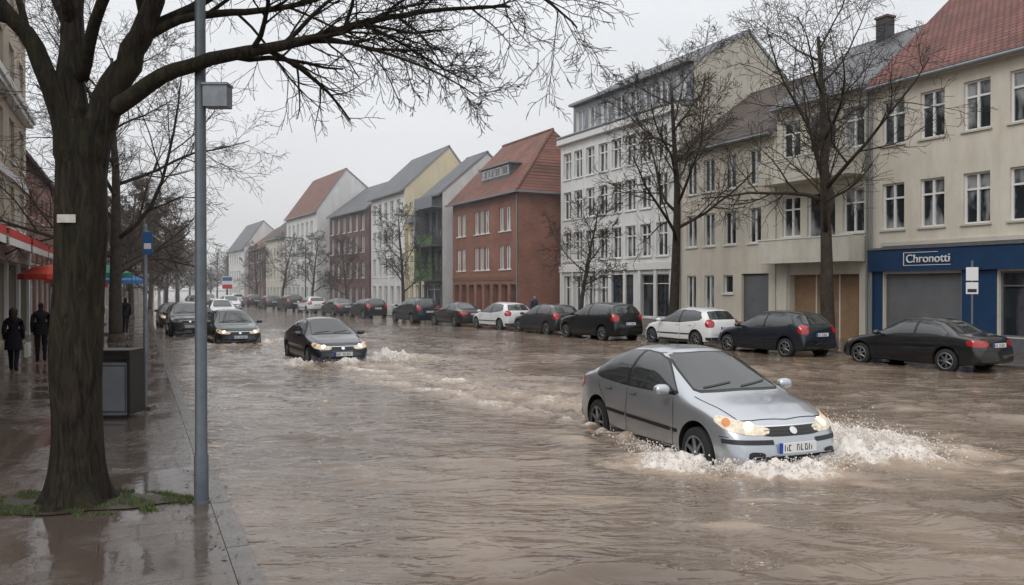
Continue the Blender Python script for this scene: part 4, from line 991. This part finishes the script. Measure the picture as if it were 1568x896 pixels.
limb([(.36, 3.95, 0), (.95, 4.30, -.05), (1.44, 4.46, -.1), (1.9, 4.55, -.1), (2.36, 4.66, -.05), (2.82, 4.82, 0), (3.2, 4.95, .1), (3.74, 5.06, .2), (4.4, 5.12, .3)], .095, .014, 15, .28, 1.35, 1, 8)
limb([(.62, 4.7, .1), (1.0, 4.95, .2), (1.5, 5.06, .3), (2.1, 5.16, .4), (2.8, 5.4, .5), (3.6, 5.5, .6)], .06, .012, 10, .3, 1.3, 1, 8)
limb([(2.3, 4.66, 0), (2.75, 4.60, -.2), (3.2, 4.46, -.3), (3.7, 4.25, -.4), (4.1, 4.0, -.45)], .028, .006, 10, .1, .8, 1, 6)
limb([(1.1, 6.4, .2), (2.0, 6.5, .3), (3.0, 6.25, .3), (3.9, 5.8, .3), (4.7, 5.25, .3), (5.1, 4.9, .3)], .06, .008, 14, .25, 1.3, 1, 8)
limb([(1.9, 4.55, 0), (2.1, 4.75, .3), (2.5, 4.95, .6), (3.1, 5.0, .9), (3.7, 4.9, 1.2)], .03, .006, 9, .2, .9, 1, 6)
limb([(.1, 4.3, 0), (.5, 4.9, -.4), (1.1, 5.4, -.8), (1.9, 5.7, -1.1), (2.9, 5.7, -1.3), (3.8, 5.45, -1.4)], .07, .01, 12, .3, 1.3, 1, 8)
limb([(2.9, 4.85, 0), (3.3, 4.7, .2), (3.75, 4.45, .3), (4.1, 4.3, .3)], .02, .005, 8, .1, .6, 1, 6)
obj('bare_tree', fm.mesh('foreground_tree', True), None, B0)
lb = MB()
lab = mat('paper_label', (.55, .53, .47), .7, var=.2, vscale=20)
for i in range(6):
    a0 = -.34+i*.12; a1 = a0+.12; r_ = .256
    def q_(a, z): p = RT*(math.sin(a)*r_)-FW*(math.cos(a)*r_); c = B0+RT*.07; return (c.x+p.x, c.y+p.y, z)
    lb.face([q_(a0, 2.83), q_(a1, 2.83), q_(a1, 2.91), q_(a0, 2.91)], lab)
obj('tree_label', lb.mesh('tree_label'))
dm = MB(); random.seed(4); TW = mat('twig_haze', (.15, .125, .105), .95, spec=.1)  # far twigs kept pale grey: distance haze put into their colour
for i in range(46):
    x = -10+i*1.1+random.uniform(-1, 1); y = 165+random.uniform(-10, 30); hh = random.uniform(6, 11)
    dm.tube([V((x, y, 0)), V((x+random.uniform(-.3, .3), y, hh*.9))], [.2, .04], 5, TW)
    for k in range(150):
        a = random.uniform(0, 6.28); z = hh*random.uniform(.25, 1.0); rr = hh*.28*math.sin(min(1, max(.08, (1.05-z/hh)*1.6))*1.57)
        c = V((x, y, z*.85)); d = V((math.cos(a)*rr, math.sin(a)*rr, hh*.12+random.uniform(-.3, .5)))
        dm.tube([c, c+d*.6+rvec()*.1, c+d+rvec()*.2], [.05, .035, .02], 3, TW, False)
obj('distant_tree_row', dm.mesh('distant_tree_row'))

# ------------------------------------------------------------------ street furniture
sm = MB(); LP = mat('lamp_post_paint', (.12, .145, .165), .5, .3, var=.25, vscale=6, streak=.2)
sm.tube([V((0, 0, 0)), V((0, 0, .5)), V((0, 0, .52)), V((0, 0, 9))], [.070, .070, .060, .045], 20, LP)
sm.tube([V((0, 0, -.05)), V((0, 0, .045))], [.09, .085], 20, LP)
E = empty('street_lamp', (.58, 8.6, 0)); obj('post', sm.mesh('lamp_post', True), E); sharp_by_angle(E.children[0].data, 40)
s2 = MB(); s2.tube([V((0, 0, 9)), V((.5, .1, 9.3)), V((1.2, .2, 9.35))], [.04, .035, .03], 8, LP); s2.box(1.1, 1.8, .1, .32, 9.28, 9.4, METAL); obj('lamp_head', s2.mesh('lamp_head'), E)
s3 = MB(); s3.box(.05, .29, -.07, .09, -.11, .10, METAL); s3.box(.04, .30, -.085, .10, .102, .125, METAL); s3.box(.0, .05, -.02, .02, -.03, .03, METAL)
obj('control_box', s3.mesh('control_box'), E, (0, 0, 4.12), -.44)
cb = MB(); CG = mat('cabinet_grey', (.19, .21, .225), .4, var=.25, vscale=3)
cb.box(-.34, .34, -.25, .25, .05, .92, CG); cb.box(-.38, .38, -.28, -.2, -.0, .045, BLK)
for s in (-1, 1): cb.box(s*.37-.025, s*.37+.025, -.28, .28, 0.061, 1.08, BLK)
cb.box(-.395, .395, -.29, .29, 1.083, 1.13, BLK); cb.box(-.30, .30, -.262, -.252, .12, .86, CG)
cb.box(-.31, .31, -.2572, -.2502, .10, .88, DARK)
cb.tube([V((-.3, -.24, .98)), V((.3, -.24, .98))], [.012, .012], 6, BLK)
cb.box(-.34, .34, -.2, .2, .922, 1.08, mat('cabinet_inside', (.05, .04, .035), .8))
obj('litter_bin', cb.mesh('litter_bin'), None, (-.36, 15.0, .03), -.42)
ps = MB(); ps.tube([V((0, 0, 0)), V((0, 0, 3.3))], [.035, .035], 12, METAL); ps.box(-.13, .13, -.13, .13, -.01, .06, KERB)
SB = mat('sign_blue', (.02, .10, .28), .4); SW = mat('sign_white', (.7, .7, .7), .4); SR = mat('sign_red', (.5, .02, .02), .4)
ps.box(-.02, .14, -.055, -.04, 2.75, 3.15, SB); ps.box(.0, .12, -.058, -.0552, 2.85, 2.95, SW); ps.tube([V((0, 0, 3.2)), V((.25, 0, 3.0))], [.012, .012], 6, METAL)
obj('street_sign', ps.mesh('street_sign', False), None, (.13, 15.6, .03), -.35)
ps = MB(); ps.tube([V((0, 0, 0)), V((0, 0, 2.95))], [.03, .03], 10, METAL)
ps.box(-.16, .16, -.05, -.035, 2.35, 2.75, SW); ps.box(-.16, .16, -.05, -.035, 1.95, 2.3, SW); ps.box(-.12, .12, -.054, -.051, 2.0, 2.1, BLK)
obj('parking_sign', ps.mesh('parking_sign'), None, (22.6, 15.7, .05), -.95)
ps = MB(); ps.tube([V((0, 0, -.3)), V((0, 0, 3.2))], [.06, .06], 10, METAL); ps.box(-.55, .55, -.08, -.062, 2.0, 3.4, SW); ps.box(-.5, .5, -.085, -.081, 2.9, 3.3, SB); ps.box(-.5, .5, -.085, -.081, 2.05, 2.5, SR)
obj('advertising_sign', ps.mesh('advertising_sign'), None, (8.9, 92, 0))
def lamp(x, y, h, flip):
    E = empty('street_lamp', (x, y, 0)); m = MB(); m.tube([V((0, 0, 0)), V((0, 0, h)), V((flip*.5, 0, h+.25)), V((flip*1.3, 0, h+.3))], [.07, .045, .04, .03], 10, LP); obj('post', m.mesh('lp', True), E)
    m = MB(); m.box(min(flip*1.2, flip*1.9), max(flip*1.2, flip*1.9), -.12, .12, h+.24, h+.36, METAL); obj('lamp_head', m.mesh('lh'), E)
lamp(.4, 50, 7, 1); lamp(18.2, 54, 7, -1); lamp(15.8, 84, 7, -1)
def parasol(x, y, h, r, m, name='market_parasol'):
    E = empty(name, (x, y, 0)); p = MB(); p.tube([V((0, 0, 0)), V((0, 0, h))], [.03, .02], 8, METAL); p.tube([V((0, 0, 0)), V((0, 0, .12))], [.25, .25], 12, DARK); obj('pole', p.mesh('pole', False), E)
    c = MB(); n = 8
    for i in range(n):
        a0, a1 = 2*math.pi*i/n, 2*math.pi*(i+1)/n
        A = (r*math.cos(a0), r*math.sin(a0)); B = (r*math.cos(a1), r*math.sin(a1)); A2 = (A[0]*.5, A[1]*.5); B2 = (B[0]*.5, B[1]*.5)
        c.face([(0, 0, h), (*A2, h-.12), (*B2, h-.12)], m); c.face([(*A2, h-.12), (*A, h-.4), (*B, h-.4), (*B2, h-.12)], m)
        c.face([(*A, h-.4), (*A, h-.6), (*B, h-.6), (*B, h-.4)], m)
    obj('canopy', c.mesh('canopy'), E)
OR = mat('parasol_orange', (.6, .06, .03), .7, var=.2); GRN = mat('parasol_green', (.01, .20, .13), .7, var=.2); BL = mat('parasol_blue', (.03, .17, .42), .7, var=.2)
parasol(-3.1, 36, 3.1, 1.1, OR); parasol(-1.4, 41, 3.25, 1.2, GRN); parasol(-.7, 50, 3.0, 1.1, BL); parasol(-2.8, 45, 3.0, 1.3, REDA); parasol(-1.9, 52, 2.8, 1.2, WHA); parasol(-2.3, 40, 2.8, 1.1, REDA)

# grass, leaves
gm = MB(); random.seed(9); GRS = mat('grass_blades', (.075, .105, .022), .7, var=.5, vscale=9); SOIL = mat('soil', (.045, .035, .025), .6, var=.4, vscale=6, bump=.8)
pts = []
for i in range(40):
    a = 2*math.pi*i/40; rr = 1+.14*math.sin(3*a+1)+.08*math.sin(7*a); p = RT*(math.cos(a)*.92*rr+.0)+FW*(math.sin(a)*.42*rr)
    pts.append((B0.x+p.x, B0.y+p.y, .042))
gm.face(pts, SOIL)
for i in range(13000):
    a = random.uniform(0, 6.28); rr = math.sqrt(random.random())
    ex = math.cos(a)*1.25*rr; ey = math.sin(a)*.5*rr
    if math.sin(ex*6+1)*math.sin(ey*11+ex*3)+.35*math.sin(ex*17+ey*13) > .12: continue
    p = B0+RT*(ex+.0)+FW*ey; h = random.uniform(.01, .045); t = random.uniform(0, 6.28); wd = .005
    if p.x > .62: continue
    dx, dy = math.cos(t)*wd, math.sin(t)*wd; lx, ly = random.gauss(0, .02), random.gauss(0, .02)
    gm.face([(p.x-dx, p.y-dy, .03), (p.x+dx, p.y+dy, .03), (p.x+lx, p.y+ly, .034+h)], GRS)
obj('grass', gm.mesh('grass'))
lm = MB(); LF = mat('dead_leaf', (.07, .045, .018), .6, var=.4, vscale=8)
for i in range(170):
    if i < 80: x, y = random.gauss(.55, .12), random.uniform(5.5, 11)
    else: x, y = random.uniform(-3, .6), random.uniform(5.5, 16)
    t = random.uniform(0, 6.28); l = random.uniform(.012, .032); c, s = math.cos(t)*l, math.sin(t)*l
    lm.face([(x-c, y-s, .04), (x+s*.5, y-c*.5, .045), (x+c, y+s, .052), (x-s*.5, y+c*.5, .043)], LF)
obj('fallen_leaves', lm.mesh('fallen_leaves'))

# ------------------------------------------------------------------ people
SKIN = mat('skin', (.42, .25, .18), .6); HAIR = mat('hair_dark', (.018, .011, .008), .7, spec=.2); COAT = mat('coat_black', (.010, .010, .012), .9, bump=.4, bscale=12, spec=.15)
TROU = mat('trousers_dark', (.012, .012, .016), .9, spec=.15); SHOE = mat('shoe', (.02, .018, .016), .5); BAG = mat('shopping_bag', (.35, .36, .33), .6)
def person(name, x, y, rz, H=1.68, longcoat=False, bag=False, stride=.16, coat=None, hair_long=False):
    coat = coat or COAT; s = H/1.7
    J = {'pel': (0, 0, .93, .15, .115), 'waist': (0, 0, 1.08, .15, .115), 'chest': (.01, 0, 1.28, .175, .125), 'sh': (0, 0, 1.39, .13, .095), 'neck': (.01, 0, 1.47, .055, .055), 'hd0': (.03, 0, 1.56, .072, .078), 'hd1': (.03, 0, 1.64, .075, .085), 'hd2': (.02, 0, 1.695, .05, .055),
         'hl': (0, .085, .86, .095, .095), 'kl': (stride*.6, .085, .50, .068, .068), 'al': (stride, .085, .09, .046, .046), 'tl': (stride+.15, .095, .04, .038, .035),
         'hr': (0, -.085, .86, .095, .095), 'kr': (-stride*.2, -.085, .50, .068, .068), 'ar': (-stride*1.2, -.085, .12, .046, .046), 'tr': (-stride*1.2+.14, -.095, .05, .038, .035),
         'sl': (0, .175, 1.36, .070, .070), 'el': (-.05, .215, 1.10, .058, .058), 'wl': (.03, .215, .88, .04, .04), 'ml': (.04, .215, .82, .028, .036),
         'sr': (0, -.175, 1.36, .070, .070), 'er': (-.02, -.215, 1.10, .058, .058), 'wr': (.08, -.21, .88, .04, .04), 'mr': (.09, -.21, .82, .028, .036)}
    ed = [('pel', 'waist'), ('waist', 'chest'), ('chest', 'sh'), ('sh', 'neck'), ('neck', 'hd0'), ('hd0', 'hd1'), ('hd1', 'hd2'), ('pel', 'hl'), ('hl', 'kl'), ('kl', 'al'), ('al', 'tl'), ('pel', 'hr'), ('hr', 'kr'), ('kr', 'ar'), ('ar', 'tr'),
          ('sh', 'sl'), ('sl', 'el'), ('el', 'wl'), ('wl', 'ml'), ('sh', 'sr'), ('sr', 'er'), ('er', 'wr'), ('wr', 'mr')]
    def skin(J, ed, root, sub):
        bm = bmesh.new(); ly = bm.verts.layers.skin.verify(); vm = {}
        for k, (a, b, c, r1, r2) in J.items():
            v = bm.verts.new((a*s, b*s, c*s)); v[ly].radius = (r1*s, r2*s); v[ly].use_root = (k == root); vm[k] = v
        for a, b in ed: bm.edges.new((vm[a], vm[b]))
        me = bpy.data.meshes.new('sk'); bm.to_mesh(me); bm.free()
        o = bpy.data.objects.new('sk', me); COL.objects.link(o); o.modifiers.new('s', 'SKIN'); q = o.modifiers.new('d', 'SUBSURF'); q.levels = sub; q.render_levels = sub
        dg = bpy.context.evaluated_depsgraph_get(); r = bpy.data.meshes.new_from_object(o.evaluated_get(dg)); bpy.data.objects.remove(o); return r
    me = skin(J, ed, 'pel', 2); me.materials.clear()
    for m in (coat, SKIN, HAIR, TROU, SHOE): me.materials.append(m)
    zc = .80 if not longcoat else .60
    for p in me.polygons:
        p.use_smooth = True; c = p.center/s
        if c.z > 1.49: p.material_index = 2 if (c.z > 1.655 or c.x < .035) else 1
        elif abs(c.y) > .17 and .7 < c.z < .87: p.material_index = 1
        elif c.z > zc: p.material_index = 0
        elif c.z < .10: p.material_index = 4
        else: p.material_index = 3
    E = empty(name, (x, y, .03), rz); obj('body', me, E)
    for sd, mx_ in ((1, .04), (-1, .09)):
        Y_ = .215 if sd > 0 else .21
        F = {'r': (mx_, sd*Y_, .82, .014, .014)}; ee = []
        for i, (dx, ln) in enumerate(((-.028, .062), (-.010, .078), (.009, .082), (.028, .072))):
            F['a%d' % i] = (mx_+dx, sd*Y_, .79, .009, .009); F['b%d' % i] = (mx_+dx+.004, sd*(Y_-.003), .79-ln*.6, .008, .008); F['c%d' % i] = (mx_+dx+.012, sd*(Y_-.012), .79-ln, .0065, .0065)
            ee += [('r', 'a%d' % i), ('a%d' % i, 'b%d' % i), ('b%d' % i, 'c%d' % i)]
        F['t1'] = (mx_+.035, sd*(Y_-.005), .815, .009, .009); F['t2'] = (mx_+.055, sd*(Y_-.01), .775, .007, .007); ee += [('r', 't1'), ('t1', 't2')]
        fmsh = skin(F, ee, 'r', 1); fmsh.materials.clear(); fmsh.materials.append(SKIN); obj('hand', fmsh, E)
    fb = MB(); blob(fb, (.118*s, 0, 1.60*s), .014*s, SKIN, 1.2, .8, 1.3)
    for q in (1, -1): blob(fb, (.10*s, q*.03*s, 1.625*s), .008*s, HAIR); blob(fb, (.03*s, q*.078*s, 1.60*s), .018*s, SKIN, .8, .4, 1.3)
    fb.box(.100*s, .108*s, -.02*s, .02*s, 1.555*s, 1.562*s, mat('lips', (.35, .12, .1), .5)); obj('face', fb.mesh('face', True), E)
    if hair_long:
        hm = MB(); hm.tube([V((.0, 0, 1.71*s)), V((-.01, 0, 1.64*s)), V((-.03, 0, 1.54*s)), V((-.07, 0, 1.40*s)), V((-.09, 0, 1.30*s))], [.05, .10, .10, .08, .03], 12, HAIR); obj('hair', hm.mesh('hair', True), E)
    k = MB(); z1 = .80 if not longcoat else .60
    k.tube([V((0, 0, 1.15*s)), V((0, 0, .95*s)), V((0, 0, z1*s))], [.155*s, .185*s, .215*s if longcoat else .19*s], 20, coat, False, .8); obj('coat_hem', k.mesh('hem', True), E)
    if bag:
        b = MB(); b.box(-.05, .28, -.335, -.245, .38, .72, BAG); b.tube([V((.0, -.29, .72)), V((.09, -.23, .80)), V((.2, -.29, .72))], [.006]*3, 6, BAG); obj('bag', b.mesh('bag'), E)
    return E
person('walking_person', -2.86, 23.8, 1.5, 1.64, longcoat=True, bag=True, hair_long=True)
person('standing_person', -2.49, 26.3, 1.7, 1.74, stride=.04)
person('walking_person', -1.0, 46, 1.5, 1.7); person('walking_person', -1.7, 44, -1.5, 1.7)
person('walking_person', 19.6, 38.8, -1.4, 1.75, coat=mat('coat_navy', (.02, .03, .06), .8)); person('walking_person', -2.8, 42, -1.2, 1.7, coat=mat('coat_red', (.2, .03, .02), .8))
person('walking_person', -2.2, 33.5, -1.4, 1.7, coat=mat('coat_brown', (.05, .035, .03), .8)); person('walking_person', -.5, 41, 1.4, 1.7)
